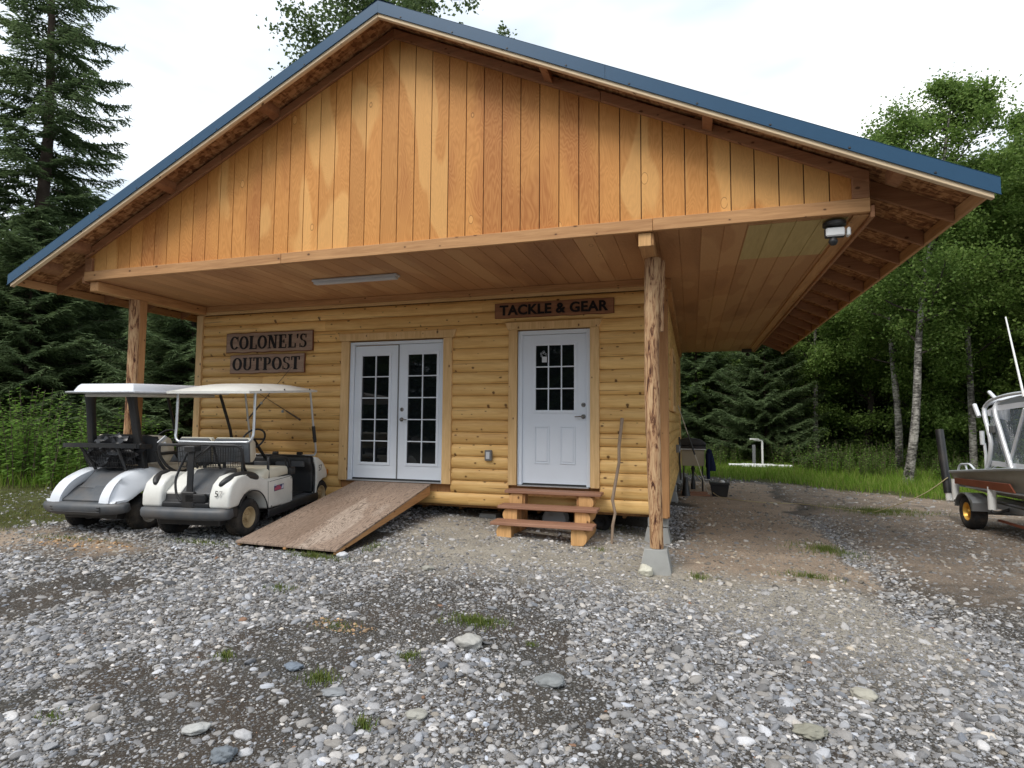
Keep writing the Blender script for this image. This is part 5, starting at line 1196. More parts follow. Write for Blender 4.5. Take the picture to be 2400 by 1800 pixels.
# drop stones inside tyre / block footprints
keep = np.ones(len(px), bool)
for (cx_, cy_, r_) in ((7.69, -1.46, .19), (7.62, .14, .2)): keep &= np.hypot(px-cx_, py-cy_) > r_+ps_*.4
ramp_in = (py > -2.42) & (px > 3.1) & (px < 4.45) & (py < -1.2); keep &= ~ramp_in
px, py, ps_ = px[keep], py[keep], ps_[keep]; NP = len(px)
pz = G(px, py)-ps_*rng.uniform(-.06, .14, NP)
me = bpy.data.meshes.new('gravel'); me.vertices.add(NP); me.vertices.foreach_set('co', np.stack([px, py, pz], 1).astype(np.float32).ravel())
fl = rng.uniform(.35, .8, NP); el = rng.uniform(.7, 1.0, NP)
scl = np.stack([ps_*.5*1.15, ps_*.5*1.15*el*.85, ps_*.5*1.15*fl*.8], 1)
rot = np.stack([rng.normal(0, .32, NP), rng.normal(0, .32, NP), rng.uniform(0, 6.28, NP)], 1)
lum = np.exp(rng.normal(math.log(.275), .36, NP)).clip(.09, .58); br = rng.random(NP); lum = np.where(br > .965, rng.uniform(.45, .62, NP), lum)
# dustier, warmer stones in the pale zone
d_, p_, t_ = zones(px, py); lum = np.where(ps_ < .019, lum*.72, lum); lum = lum*(1-.25*d_); warm = rng.normal(.03, .045, NP)+.05*p_+.12*d_
col = np.stack([lum*(1+warm), lum*(1+warm*.25), lum*(1.03-warm*.9)], 1)
rust = rng.random(NP) > .998; col[rust] = np.array([.24, .14, .09]); 
orange = (near_seg(px, py, [(5.45, -4.0), (5.75, -4.05)]) < .12) | (near_seg(px, py, [(1.0, -2.85), (1.9, -2.95)]) < .22); col[orange & (rng.random(NP) < .6)] *= np.array([1.25, .85, .5])
for nm, ar in (('scl', scl), ('rot', rot)):
    a = me.attributes.new(nm, 'FLOAT_VECTOR', 'POINT'); a.data.foreach_set('vector', ar.astype(np.float32).ravel())
a = me.attributes.new('col', 'FLOAT_COLOR', 'POINT'); a.data.foreach_set('color', np.concatenate([col, np.ones((NP, 1))], 1).astype(np.float32).ravel())
grav = bpy.data.objects.new('gravel', me); COL.objects.link(grav); tag(grav, 'rounded grey river gravel covering the yard', kind='stuff')
def stone_mat(name, inst=True, c=(.3, .3, .3)):
    M = NM(name, .75, spec=.3); tc = M.new('ShaderNodeTexCoord')
    n = M.noise(tc.outputs['Object'], 14 if not inst else 3, 5, .7); 
    base = M.new('ShaderNodeAttribute', attribute_name='col', attribute_type='INSTANCER').outputs['Color'] if inst else c
    f = M.math('MULTIPLY_ADD', n, .7, .65); col = M.mix(1, base, M.new('ShaderNodeCombineColor', {0: f, 1: f, 2: f}).outputs[0], 'MULTIPLY')
    M.color(col); M.bump(n, .35, .01); return M.m
M_STONE = stone_mat('river_stone')
ng = bpy.data.node_groups.new('gravel_scatter', 'GeometryNodeTree')
ng.interface.new_socket('Geometry', in_out='INPUT', socket_type='NodeSocketGeometry'); ng.interface.new_socket('Geometry', in_out='OUTPUT', socket_type='NodeSocketGeometry')
N_ = ng.nodes; L_ = ng.links
gi = N_.new('NodeGroupInput'); go = N_.new('NodeGroupOutput')
g2i = N_.new('GeometryNodeGeometryToInstance')
for k in range(5):
    ico = N_.new('GeometryNodeMeshIcoSphere'); ico.inputs['Radius'].default_value = 1; ico.inputs['Subdivisions'].default_value = 3
    pos = N_.new('GeometryNodeInputPosition'); ad = N_.new('ShaderNodeVectorMath'); ad.operation = 'ADD'; ad.inputs[1].default_value = (k*3.1, k*1.7, k*.9)
    no = N_.new('ShaderNodeTexNoise'); no.inputs['Scale'].default_value = .9; no.inputs['Detail'].default_value = 1.5
    sb = N_.new('ShaderNodeVectorMath'); sb.operation = 'SUBTRACT'; sb.inputs[1].default_value = (.5, .5, .5)
    sc = N_.new('ShaderNodeVectorMath'); sc.operation = 'SCALE'; sc.inputs['Scale'].default_value = .9
    sp = N_.new('GeometryNodeSetPosition'); sm = N_.new('GeometryNodeSetMaterial'); sm.inputs['Material'].default_value = M_STONE
    ss = N_.new('GeometryNodeSetShadeSmooth')
    L_.new(pos.outputs[0], ad.inputs[0]); L_.new(ad.outputs[0], no.inputs['Vector']); L_.new(no.outputs['Color'], sb.inputs[0]); L_.new(sb.outputs[0], sc.inputs[0])
    L_.new(ico.outputs['Mesh'], sp.inputs['Geometry']); L_.new(sc.outputs[0], sp.inputs['Offset']); L_.new(sp.outputs[0], ss.inputs[0]); L_.new(ss.outputs[0], sm.inputs[0]); L_.new(sm.outputs[0], g2i.inputs[0])
iop = N_.new('GeometryNodeInstanceOnPoints'); iop.inputs['Pick Instance'].default_value = True
m2p = N_.new('GeometryNodeMeshToPoints'); L_.new(gi.outputs[0], m2p.inputs['Mesh']); L_.new(m2p.outputs[0], iop.inputs['Points']); L_.new(g2i.outputs[0], iop.inputs['Instance'])
for nm, sk in (('scl', 'Scale'), ('rot', 'Rotation')):
    na = N_.new('GeometryNodeInputNamedAttribute'); na.data_type = 'FLOAT_VECTOR'; na.inputs['Name'].default_value = nm; L_.new(na.outputs['Attribute'], iop.inputs[sk])
L_.new(iop.outputs[0], go.inputs[0])
md = grav.modifiers.new('gravel', 'NODES'); md.node_group = ng
# individual larger stones
def rock(x, y, r, c, seed, label, flat=.55, el=1.25, sunk=.25, rz=0, grp='larger stones lying on the gravel', ang=.28):
    mb = blob((0, 0, 0), (r*el, r, r*flat), seed, 4, ang, 1.3)
    o = obj('stone', mb, stone_mat('stone_%d' % seed, False, c), smooth=60, label=label, cat='stone', group=grp)
    o.location = (x, y, gz(x, y)+r*flat*(1-sunk*1.5)); o.rotation_euler = (random.uniform(-.1, .1), random.uniform(-.1, .1), rz); return o
rock(6.61, -4.1, .075, (.40, .39, .36), 21, 'large pale mottled stone just below the green grass tuft', .7)
rock(6.67, -4.99, .045, (.34, .33, .29), 22, 'rounded tan stone near the bottom centre left of the photo')
rock(8.62, -4.5, .055, (.26, .25, .20), 23, 'olive brown wedge shaped stone in the bare soil at lower right', .5, 1.4, .2, .5, ang=.4)
rock(5.72, -4.75, .045, (.17, .20, .24), 24, 'dark blue grey stone left of a small grass tuft')
rock(5.71, -5.47, .042, (.42, .42, .40), 25, 'tilted light grey egg shaped stone at lower left', .6, 1.5, .1, .7)
rock(6.0, -5.6, .05, (.17, .19, .21), 26, 'angular dark grey stone at the bottom edge left of centre', .7, 1.1, .3, .2, ang=.45)
rock(7.60, -1.68, .065, (.60, .58, .48), 27, 'white round stone resting against the concrete pier of the right post', .9, 1.1, .1)
rock(5.53, -2.46, .05, (.32, .31, .27), 28, 'tan stone on the gravel in front of the ramp foot')
rock(9.0, -3.95, .055, (.38, .36, .30), 29, 'yellowish round stone at lower right near the dark track', .6)
rock(6.12, -4.93, .045, (.24, .25, .26), 30, 'flat blue grey oval stone right of a grass tuft at lower left', .4, 1.6)
rock(4.52, -2.42, .05, (.55, .56, .58), 31, 'small white stone beside the right foot of the ramp', .8)
rock(7.25, -4.4, .065, (.22, .23, .23), 32, 'flat grey stone near the centre of the yard', .45, 1.4)
# ------------------------------------------------------------------ grass
def leaf_mat(name, cols, trans=.35, rough=.6, tipc=None):
    M = NM(name, rough, spec=.25); r = M.island()
    c = M.ramp(r, [(i/(len(cols)-1), k) for i, k in enumerate(cols)])
    if tipc: c = M.mix(M.math('MULTIPLY', M.new('ShaderNodeAttribute', attribute_name='tip').outputs['Fac'], .85), c, tipc)
    M.color(c); o_ = M.n['Material Output']; tr = M.new('ShaderNodeBsdfTranslucent'); M.link(c, tr.inputs[0]); ms = M.new('ShaderNodeMixShader', {0: trans})
    M.link(M.b.outputs[0], ms.inputs[1]); M.link(tr.outputs[0], ms.inputs[2]); M.link(ms.outputs[0], o_.inputs['Surface']); return M.m
M_GRASS = leaf_mat('grass_blades', [(.12, .22, .025), (.19, .33, .04), (.27, .40, .06), (.34, .34, .11)], .5)
M_TUFT = leaf_mat('dry_grass', [(.10, .13, .03), (.17, .20, .05), (.26, .23, .09)], .35)
def blades(x, y, h, w, seed=0, lean=.5):
    n = len(x); r = np.random.default_rng(seed); a = r.uniform(0, 6.28, n); b = r.uniform(0, 6.28, n); z = G(x, y); h = h*r.uniform(.55, 1.15, n); ln = h*lean*r.uniform(.2, 1, n)
    ca, sa = np.cos(a)*w/2, np.sin(a)*w/2; dx, dy = np.cos(b)*ln, np.sin(b)*ln
    P = np.zeros((n, 5, 3)); P[:, 0] = np.stack([x-ca, y-sa, z-.01], 1); P[:, 1] = np.stack([x+ca, y+sa, z-.01], 1)
    P[:, 2] = np.stack([x+ca*.8+dx*.35, y+sa*.8+dy*.35, z+h*.6], 1); P[:, 3] = np.stack([x-ca*.8+dx*.35, y-sa*.8+dy*.35, z+h*.6], 1); P[:, 4] = np.stack([x+dx, y+dy, z+h], 1)
    i = np.arange(n)[:, None]*5; F1 = np.concatenate([i+0, i+1, i+2], 1); F2 = np.concatenate([i+0, i+2, i+3], 1); F3 = np.concatenate([i+3, i+2, i+4], 1)
    return P.reshape(-1, 3), np.concatenate([F1, F2, F3])
r_ = np.random.default_rng(5)
# tall grass at the forest edge right of the cabin, behind it, and on the left
def region(n, x0, x1, y0, y1, f):
    x = r_.uniform(x0, x1, n); y = r_.uniform(y0, y1, n); k = r_.random(n) < f(x, y); return x[k], y[k]
gx_, gy_ = region(60000, 5, 16, 6.5, 16, lambda x, y: sstep(y+(fbm(x, y, .8, 5)-.5)*3.2+.95*(x-8), 10.7, 11.9)*(.35+.65*fbm(x, y, 2.0, 6)))
V_, F_ = blades(gx_, gy_, .10+.16*fbm(gx_, gy_, 1.1, 44)+.28*sstep(gy_+.95*(gx_-8), 12, 15)*fbm(gx_, gy_, .7, 41), .014, 1)
npobj('tall_grass', V_, F_, M_GRASS, nper=3, kind='stuff', label='bright green tall grass strip along the forest edge right of the cabin')
gx_, gy_ = region(50000, -14, .2, -.6, 12, lambda x, y: sstep(y-.2*x, .2, 1.5)); V_, F_ = blades(gx_, gy_, .32, .016, 2)
npobj('tall_grass', V_, F_, M_GRASS, nper=3, kind='stuff', label='green grass under the spruces left of the cabin')
gx_, gy_ = region(34000, -9, 1.0, -3.2, .8, lambda x, y: .9*zones(x, y)[2]*sstep(fbm(x, y, 1.5, 8), .35, .55)); V_, F_ = blades(gx_, gy_, .045, .008, 3)
npobj('short_grass', V_, F_, M_TUFT, nper=3, kind='stuff', label='short patchy grass left of the golf carts')
tx, ty, th = [], [], []
for (cx_, cy_, rx_, ry_, n, h, sc_) in ((6.5, -3.66, .21, .10, 1500, .04, 0), (4.25, -2.52, .30, .07, 1000, .05, 0), (9.65, .35, .38, .28, 1400, .06, 0), (11.25, 4.2, .75, .45, 3600, .06, 0), (5.55, -4.05, .18, .1, 260, .025, 0), (6.3, -4.35, .06, .05, 200, .04, 0), (5.95, -4.82, .10, .07, 350, .05, 0), (6.45, -5.15, .05, .04, 180, .05, 0), (5.2, -4.75, .07, .05, 160, .05, 0), (4.6, -3.5, .12, .08, 200, .04, 0), (7.0, -3.9, .04, .04, 100, .03, 0), (9.2, -1.2, .3, .12, 500, .05, 0), (8.1, -1.6, .12, .1, 220, .05, 0), (7.0, -.9, .10, .1, 120, .04, 0), (2.65, -2.45, .4, .1, 500, .05, 0), (4.6, -1.9, .12, .25, 250, .05, 0), (1.0, -2.75, .7, .12, 600, .03, 0), (6.9, .5, .5, .2, 220, .05, 0), (4.9, -5.6, .1, .05, 120, .03, 0)):
    a = r_.uniform(0, 6.28, n); q_ = np.sqrt(r_.random(n))*np.clip(r_.normal(.9, .5, n), .1, 2.4); tx.append(cx_+np.cos(a)*q_*rx_); ty.append(cy_+np.sin(a)*q_*ry_); th.append(np.full(n, h))
V_, F_ = blades(np.concatenate(tx), np.concatenate(ty), np.concatenate(th), .006, 4, .9)
_k = r_.random(len(V_)//5) < .5; V_ = V_.reshape(-1, 5, 3)[_k].reshape(-1, 3); _n = len(V_)//5; _i = np.arange(_n)[:, None]*5; F_ = np.concatenate([np.concatenate([_i, _i+1, _i+2], 1), np.concatenate([_i, _i+2, _i+3], 1), np.concatenate([_i+3, _i+2, _i+4], 1)])
npobj('grass_tufts', V_, F_, leaf_mat('tuft_green', [(.09, .14, .025), (.15, .21, .045), (.26, .26, .09)], .4), nper=3, kind='stuff', label='small green grass tufts growing through the gravel')

# ================================================================== TREES
M_SPR = leaf_mat('spruce_needles', [(.080, .118, .052), (.11, .16, .070), (.145, .20, .088)], .42, .7, tipc=(.21, .29, .12))
M_SPRD = M_SPR
M_BARKS = plain('spruce_bark', (.10, .075, .06), .9, spec=.1, var=.4, bump=.8)
def birch_bark():
    M = NM('birch_bark', .8, spec=.2); n = M.noise(M.coord((5, 5, 16)), 1.6, 5, .65); n2 = M.noise(M.coord((3, 3, 1.2)), 1.5, 4)
    t = M.math('MULTIPLY_ADD', n2, .5, M.math('MULTIPLY', n, .6)); M.color(M.ramp(t, [(.47, (.04, .037, .032)), (.54, (.13, .12, .105)), (.63, (.36, .34, .30))])); M.bump(n, .6, .02); return M.m
M_BIRCH = birch_bark()
M_BARKD = plain('dark_bark', (.06, .05, .042), .9, spec=.1, var=.5, bump=.8)
M_LEAF = leaf_mat('leaves_dark', [(.105, .18, .038), (.15, .24, .052), (.20, .30, .07), (.27, .37, .10)], .52)
M_LEAFB = leaf_mat('leaves_bright', [(.12, .21, .025), (.17, .29, .035), (.22, .35, .05), (.27, .38, .07)], .5)
M_LEAFC = leaf_mat('cottonwood_leaves', [(.07, .11, .04), (.10, .15, .05), (.16, .21, .08)], .45)
def strips(P0, P1, w, up, taper=.35):
    """quads from P0 to P1 with width w perpendicular to `up`"""
    d = P1-P0; s = np.cross(d, up); ln = np.linalg.norm(s, axis=1, keepdims=True); s = s/np.maximum(ln, 1e-6)*(w/2)[:, None]
    n = len(P0); V = np.stack([P0-s, P0+s, P1+s*taper, P1-s*taper], 1).reshape(-1, 3); i = np.arange(n)[:, None]*4
    return V, np.concatenate([i, i+1, i+2, i+3], 1)
def spruce(name, H, Rr, seed, base=.05, dens=1.0, droop=.35, needle=.032, sparse=1.0):
    r = np.random.default_rng(seed); Vs, Fs, Ts = [], [], []; off = 0; limb = MB()
    z = base*H; azi = 0
    nb = int(H*15*dens)
    for b in range(nb):
        t = base+(1-base)*(b/nb)**1.0; zz = t*H+r.uniform(-.08, .08); L = Rr*((1-t)**.75)*r.uniform(.65, 1.12)+.15
        a = azi; azi += 2.4+r.uniform(-.4, .4); nseg = max(5, int(L/.16))
        s = np.linspace(0, 1, nseg+1); lift = .25-.45*t*0
        rad = L*s; dz = L*(.12*s-droop*(1.25-t)*s**1.3+.22*s**3.0); wob = np.cumsum(r.normal(0, .05, nseg+1))*L*.08
        ca, sa = math.cos(a), math.sin(a)
        pts = np.stack([ca*rad-sa*wob, sa*rad+ca*wob, zz+dz], 1)
        if L > .6: limb.tube([tuple(p) for p in pts[::2]], [max(.004, .022*L/3*(1-q)) for q in s[::2]], 4, cap=False)
        # secondary twigs
        for i in range(1, nseg+1):
            f = s[i]
            for k in range(2):
                for side in (-1, 1):
                    if r.random() > sparse: continue
                    if f < .18 and L > 1: continue
                    l2 = L*.42*(1-f)**.7*r.uniform(.6, 1.1)+.10
                    l2 = min(l2, .9)
                    p = pts[i]*(1-k*.5)+pts[i-1]*(k*.5); ang = a+side*(1.0-.25*f+r.normal(0, .12))
                    d2 = np.array([math.cos(ang), math.sin(ang), -.10-.25*r.random()]); m_ = max(2, int(l2/.075))
                    u = (np.arange(m_)+.5)/m_; q = p+d2*l2*u[:, None]; q[:, 2] -= .12*l2*u**2
                    # tertiary sprigs both sides + axis
                    for sd in (-1, 1):
                        l3 = (.16*(1-u*.55)+.03)*r.uniform(.7, 1.3, m_); an3 = ang+sd*r.normal(.85, .15, m_)
                        d3 = np.stack([np.cos(an3), np.sin(an3), r.normal(-.22, .22, m_)], 1)
                        Vv, Ff = strips(q, q+d3*l3[:, None], np.full(m_, needle)*r.uniform(.7, 1.2, m_), r.normal(0, .45, (m_, 3))+[0, 0, 1.])
                        Vs.append(Vv); Fs.append(Ff+off); off += len(Vv); e = np.zeros((m_, 4)); e[:, 2:] = .25+.75*(u[:, None] > .6)*r.random((m_, 1)); Ts.append(e.ravel())
                    q0 = q-d2*l2/m_*.5; q1 = q+d2*l2/m_*.6
                    Vv, Ff = strips(q0, q1, np.full(m_, needle*1.1), np.tile([0, .1, 1.], (m_, 1)), .8); Vs.append(Vv); Fs.append(Ff+off); off += len(Vv); e = np.zeros((m_, 4)); e[-1] = .9*r.random(); Ts.append(e.ravel())
    root = empty(name)
    npobj('crown', np.concatenate(Vs), np.concatenate(Fs), M_SPR, root, nper=4, attr={'tip': np.concatenate(Ts)})
    tk = MB(); n = 14; tk.tube([(.04*math.sin(i*1.1), .04*math.cos(i*.9), H*i/n) for i in range(n+1)], [max(.015, H*.0135*(1-i/n)) for i in range(n+1)], 9); obj('trunk', tk, M_BARKS, root, smooth=60)
    obj('limbs', limb, M_BARKS, root, smooth=0, fixn=False)
    return root
def decid(name, H, crown_r, seed, leaf=.075, nl=26000, mat=M_LEAF, bark=M_BIRCH, lean=(0, 0), clear=.3, trunk_r=.14, curve=.25, hang=0, nlimb=26, clump=.34):
    r = np.random.default_rng(seed); root = empty(name); tk = MB(); n = 18; tp_ = []
    for i in range(n+1):
        t = i/n; tp_.append(np.array([lean[0]*t+curve*math.sin(t*4.5+seed)*t*.6+.05*math.sin(t*11), lean[1]*t+curve*math.cos(t*3.7+seed*2)*t*.6, H*.93*t]))
    tk.tube([tuple(p) for p in tp_], [max(.02, trunk_r*(1-.85*i/n)*(1+.25*(i == 0))) for i in range(n+1)], 10); 
    ends = []; lb = MB()
    def P_(t): q = t*n; i = min(int(q), n-1); return tp_[i]*(1-(q-i))+tp_[i+1]*(q-i)
    for b in range(nlimb):
        t = clear+(1-clear)*(b+.5)/nlimb; a = b*2.4+r.uniform(-.5, .5); L = crown_r*(math.sin(math.pi*min(1, (t-clear)/(1-clear)*.82+.16)))**.6*r.uniform(.7, 1.1)
        el = r.uniform(.15, .75)+.5*(t-.5); p = P_(t*.98); d = np.array([math.cos(a)*math.cos(el), math.sin(a)*math.cos(el), math.sin(el)]); pts = [p]
        m_ = 7
        for i in range(m_):
            d = d+r.normal(0, .12, 3)+np.array([0, 0, .03-.09*hang]); d /= np.linalg.norm(d); pts.append(pts[-1]+d*L/m_)
        lb.tube([tuple(q) for q in pts], [max(.006, trunk_r*.34*(1-.5*t)*(1-.85*i/m_)) for i in range(m_+1)], 5, cap=False)
        for j in range(10):
            u = .25+.75*(j+r.random())/10; q = u*m_; i = min(int(q), m_-1); s0 = pts[i]*(1-(q-i))+pts[i+1]*(q-i); a2 = r.uniform(0, 6.28); d2 = d*.6+np.array([math.cos(a2), math.sin(a2), r.uniform(-.3, .6)-hang]); d2 /= np.linalg.norm(d2); l2 = L*r.uniform(.18, .42)*(1.15-u*.5)
            e2 = s0+d2*l2; lb.tube([tuple(s0), tuple((s0+e2)/2+r.normal(0, .05, 3)), tuple(e2)], [.010, .007, .004], 3, cap=False)
            for w in (.4, .7, 1.0): ends.append((s0+d2*l2*w, d2))
    E_ = np.array([e[0] for e in ends]); k = r.integers(0, len(E_), nl); csz = clump*(.6+.8*r.random(len(E_)))
    o = r.normal(0, 1, (nl, 3))*(csz[k]*.55)[:, None]; o[:, 2] *= .8; o[:, 2] -= hang*np.abs(o[:, 2])*1.2
    c0 = E_[k]+o; nrm = r.normal(0, .75, (nl, 3))+np.array([0, 0, .6]); nrm /= np.linalg.norm(nrm, axis=1, keepdims=True); ax = np.cross(nrm, r.normal(0, 1, (nl, 3))+[0, 0, -hang*2.0]); ax /= np.linalg.norm(ax, axis=1, keepdims=True)
    ay = np.cross(nrm, ax); sz = leaf*r.uniform(.6, 1.2, nl)[:, None]
    V4 = np.stack([c0-ax*sz*.55, c0-ay*sz*.38+nrm*sz*.10, c0+ax*sz*.60, c0+ay*sz*.38+nrm*sz*.10], 1).reshape(-1, 3); i = np.arange(nl)[:, None]*4
    npobj('crown', V4, np.concatenate([i, i+1, i+2, i+3], 1), mat, root, nper=4); obj('trunk', tk, bark, root, smooth=60); obj('limbs', lb, M_BARKD, root, smooth=0, fixn=False)
    return root
def copy_tree(src, loc, rz, sc, label, group=None, cat='tree', name=None):
    r = src.copy(); COL.objects.link(r); r.location = loc; r.rotation_euler = (0, 0, rz); r.scale = (sc, sc, sc) if not isinstance(sc, tuple) else sc
    for ch in list(src.children):
        q = ch.copy(); COL.objects.link(q); q.parent = r
    tag(r, label, cat, group); return r
def put(t, x, y, rz, sc, label, group=None, cat='tree'):
    t.location = (x, y, gz(x, y)-.05); t.rotation_euler = (0, 0, rz); t.scale = (sc, sc, sc) if not isinstance(sc, tuple) else sc; tag(t, label, cat, group); return t
def cpy(t, x, y, rz, sc, label, group=None, cat='tree'): return copy_tree(t, (x, y, gz(x, y)-.05), rz, sc, label, group, cat)
# --- spruces
spA = spruce('spruce_tree', 19, 3.5, 1, dens=.72, droop=.30, needle=.042, sparse=.85)
put(spA, -9.6, 3.6, 0, 1, 'tall dark spruce with see-through top left of the roof', 'spruces left of the cabin', 'spruce')
cpy(spA, -13.6, 2.4, 2.1, .93, 'tall dark spruce cut by the left edge of the photo', 'spruces left of the cabin', 'spruce')
spB = spruce('spruce_tree', 7.2, 2.9, 5, dens=1.5, droop=.22, needle=.034, base=.08)
put(spB, -4.6, 4.2, 0, 1, 'nearest broad spruce with wide green boughs behind the left porch post', 'spruces left of the cabin', 'spruce')
cpy(spB, -8.2, 2.6, 1.3, .95, 'low broad spruce with drooping boughs under the left roof corner', 'spruces left of the cabin', 'spruce')
cpy(spB, -2.0, 8.4, 2.7, 1.0, 'low spruce seen between the left post and the log wall', 'spruces left of the cabin', 'spruce')
cpy(spB, -6.6, 8.2, 4.0, 1.35, 'spruce in the shade behind the nearest broad spruce', 'spruces left of the cabin', 'spruce')
cpy(spB, -11.8, 6.0, 5.0, 1.3, 'shaded spruce at the foot of the tallest one', 'spruces left of the cabin', 'spruce')
for i, (x, y, s) in enumerate(((-18.5, 6, .9), (-18.5, 3, .9), (-18, 0, .9))):
    cpy(spA, x, y, i*1.7+.5, s, 'distant dark spruce among others deep in the left wood', 'dark spruces deep in the left wood', 'spruce')
cpy(spB, 10.7, 15.6, .6, .86, 'olive green spruce beyond the grass right of the cabin, below the eave', 'spruces right of the cabin', 'spruce')
cpy(spB, 8.3, 18.3, 2.6, 1.1, 'dark spruce partly hidden behind the side wall', 'spruces right of the cabin', 'spruce')
cpy(spB, 15.2, 17.5, 1.9, .9, 'dark young spruce behind the two birches', 'spruces right of the cabin', 'spruce')
cpy(spB, 18.6, 15.0, 3.9, 1.0, 'dark young spruce behind the boat', 'spruces right of the cabin', 'spruce')
# --- broadleaf trees
dA = decid('birch_tree', 11.5, 2.7, 3, leaf=.085, nl=42000, clear=.30, trunk_r=.12, mat=M_LEAF, curve=.1)
put(dA, 14.3, 13.4, 0, 1.0, 'straight birch with white flecked trunk at the edge of the yard', 'birches by the yard', 'birch')
dB = decid('birch_tree', 12, 2.6, 9, leaf=.085, nl=42000, clear=.32, trunk_r=.12, lean=(1.5, .3), curve=.22)
put(dB, 13.35, 9.6, 0, .95, 'leaning birch with curved pale trunk left of the boat', 'birches by the yard', 'birch')
dD = decid('alder_tree', 11, 3.0, 14, leaf=.09, nl=42000, clear=.22, trunk_r=.16, lean=(.9, -.3), curve=.7, bark=M_BARKD, mat=M_LEAF)
put(dD, 12.0, 17.5, .4, 1.0, 'dark leaning tree with bent trunk behind the far grass', 'dark trees behind the grass', 'tree')
dE = decid('leafy_tree', 8.5, 2.8, 20, leaf=.10, nl=38000, clear=.12, trunk_r=.12, mat=M_LEAFB, bark=M_BARKD)
put(dE, 13.6, 22.5, 0, 1.0, 'bright yellow green tree seen under the roof corner', 'bright trees in the wood', 'tree')
cpy(dE, 10.2, 24, 2, 1.05, 'bright green tree behind the olive spruce', 'bright trees in the wood', 'tree')
cpy(dE, 17.5, 21, 1, .9, 'bright green tree between birches and boat', 'bright trees in the wood', 'tree')
right = [(dA, 12.4, 15.6, 2.3, .92), (dD, 14.0, 16.2, .2, .93), (dA, 15.6, 11.6, 4.4, .86), (dB, 17.2, 14.6, .9, .86), (dD, 16.0, 14.6, 1.1, 1.0), (dA, 17.6, 12.0, 2.0, .98), (dD, 19.6, 12.0, 4.0, 1.02), (dA, 21.5, 14.5, 3.4, .95), (dB, 16.2, 18.2, 2.6, 1.1), (dD, 19.5, 18.5, 5.2, 1.12), (dA, 13.2, 19.5, 5.0, 1.12), (dB, 22.5, 19, 4.0, 1.05), (dA, 10.0, 21.5, .7, .9), (dD, 24, 14, 2, 1.0), (dB, 25.5, 18, 1, 1.1), (dD, 15, 24, 3, 1.2), (dA, 19, 25, 1, 1.2), (dD, 24, 25, 4, 1.2), (dD, 12.0, 13.9+7, 2.2, .9), (dB, 18.6, 8.6, 3.0, .92), (dD, 20.6, 8.2, 5.6, .95), (dA, 22.5, 10.5, 5.5, .95)]
for i, (s, x, y, rz, sc) in enumerate(right): cpy(s, x, y, rz, sc, {dA: 'straight pale trunked birch deep among the leafy trees of the right wood', dB: 'leaning pale trunked birch deep among the leafy trees of the right wood', dD: 'bent dark trunked tree among the leafy trees of the right wood'}[s], 'leafy trees in the right wood')
dC = decid('cottonwood_tree', 21, 6.0, 31, leaf=.15, nl=38000, clear=.5, trunk_r=.24, mat=M_LEAFC, bark=M_BARKD, hang=.6, nlimb=34, clump=.42)
put(dC, -4.1, 13.7, .5, 1.0, 'tall cottonwood with hanging leafy twigs rising behind the roof ridge', None, 'cottonwood')
# trees on the far side of the yard, mirrored in the door glass
for i, (x, y, sc) in enumerate(((-15, -22, 1.4), (-12.3, -24, 1.5), (-9.6, -22, 1.35), (-7, -24, 1.5), (-4.4, -22.5, 1.3), (-1.6, -24, 1.5), (.8, -22, 1.35), (3.4, -24, 1.4))):
    cpy(spB, x, y, i*1.3, sc, 'dark spruce across the yard mirrored in the door glass', 'spruces across the yard', 'spruce')
for i, (x, y, rz) in enumerate(((-4, -24, 1), (0, -27, 2), (3.5, -25, 3), (7.5, -26, 4), (11, -24, 5), (15, -27, .5), (-9, -22, 2.2), (20, -25, 1.4))):
    cpy(dD if i % 2 else dA, x, y, rz, .95, 'dark tree across the yard mirrored in the door glass', 'trees across the yard')
dF = decid('alder_tree', 5.6, 2.3, 41, leaf=.085, nl=30000, clear=.04, trunk_r=.07, mat=M_LEAF, bark=M_BARKD, nlimb=24, curve=.4)
und = [(11.6, 16.3, 0, .8, 'low bushy alder between the olive spruce and the far grass'), (15.2, 14.6, 1, 1, 'bushy alder behind the straight birch'), (16.4, 12.6, 2, .95, 'bushy alder right of the birches'), (18.2, 11.0, 3, 1, 'bushy alder behind the tall padded boat post'), (20.2, 10.4, 4, 1.1, 'bushy alder behind the boat canopy'), (13.2, 17.6, 5, 1.1, 'shaded bushy alder left of the straight birch'), (17.6, 16.6, .5, 1.3, 'shaded bushy alder deep behind the birches'), (20.4, 14.6, 1.5, 1.3, 'shaded bushy alder deep behind the boat'), (15.4, 20.2, 2.5, 1.4, 'far bushy alder left of the birches'), (11.6, 20.2, 3.5, 1.4, 'far bushy alder under the roof corner'), (22.5, 12.5, 4.5, 1.2, 'bushy alder at the right edge of the photo')]
put(dF, *und[0][:4], und[0][4], 'bushy alders under the tall trees')
for b in und[1:]: cpy(dF, b[0], b[1], b[2], b[3], b[4], 'bushy alders under the tall trees')
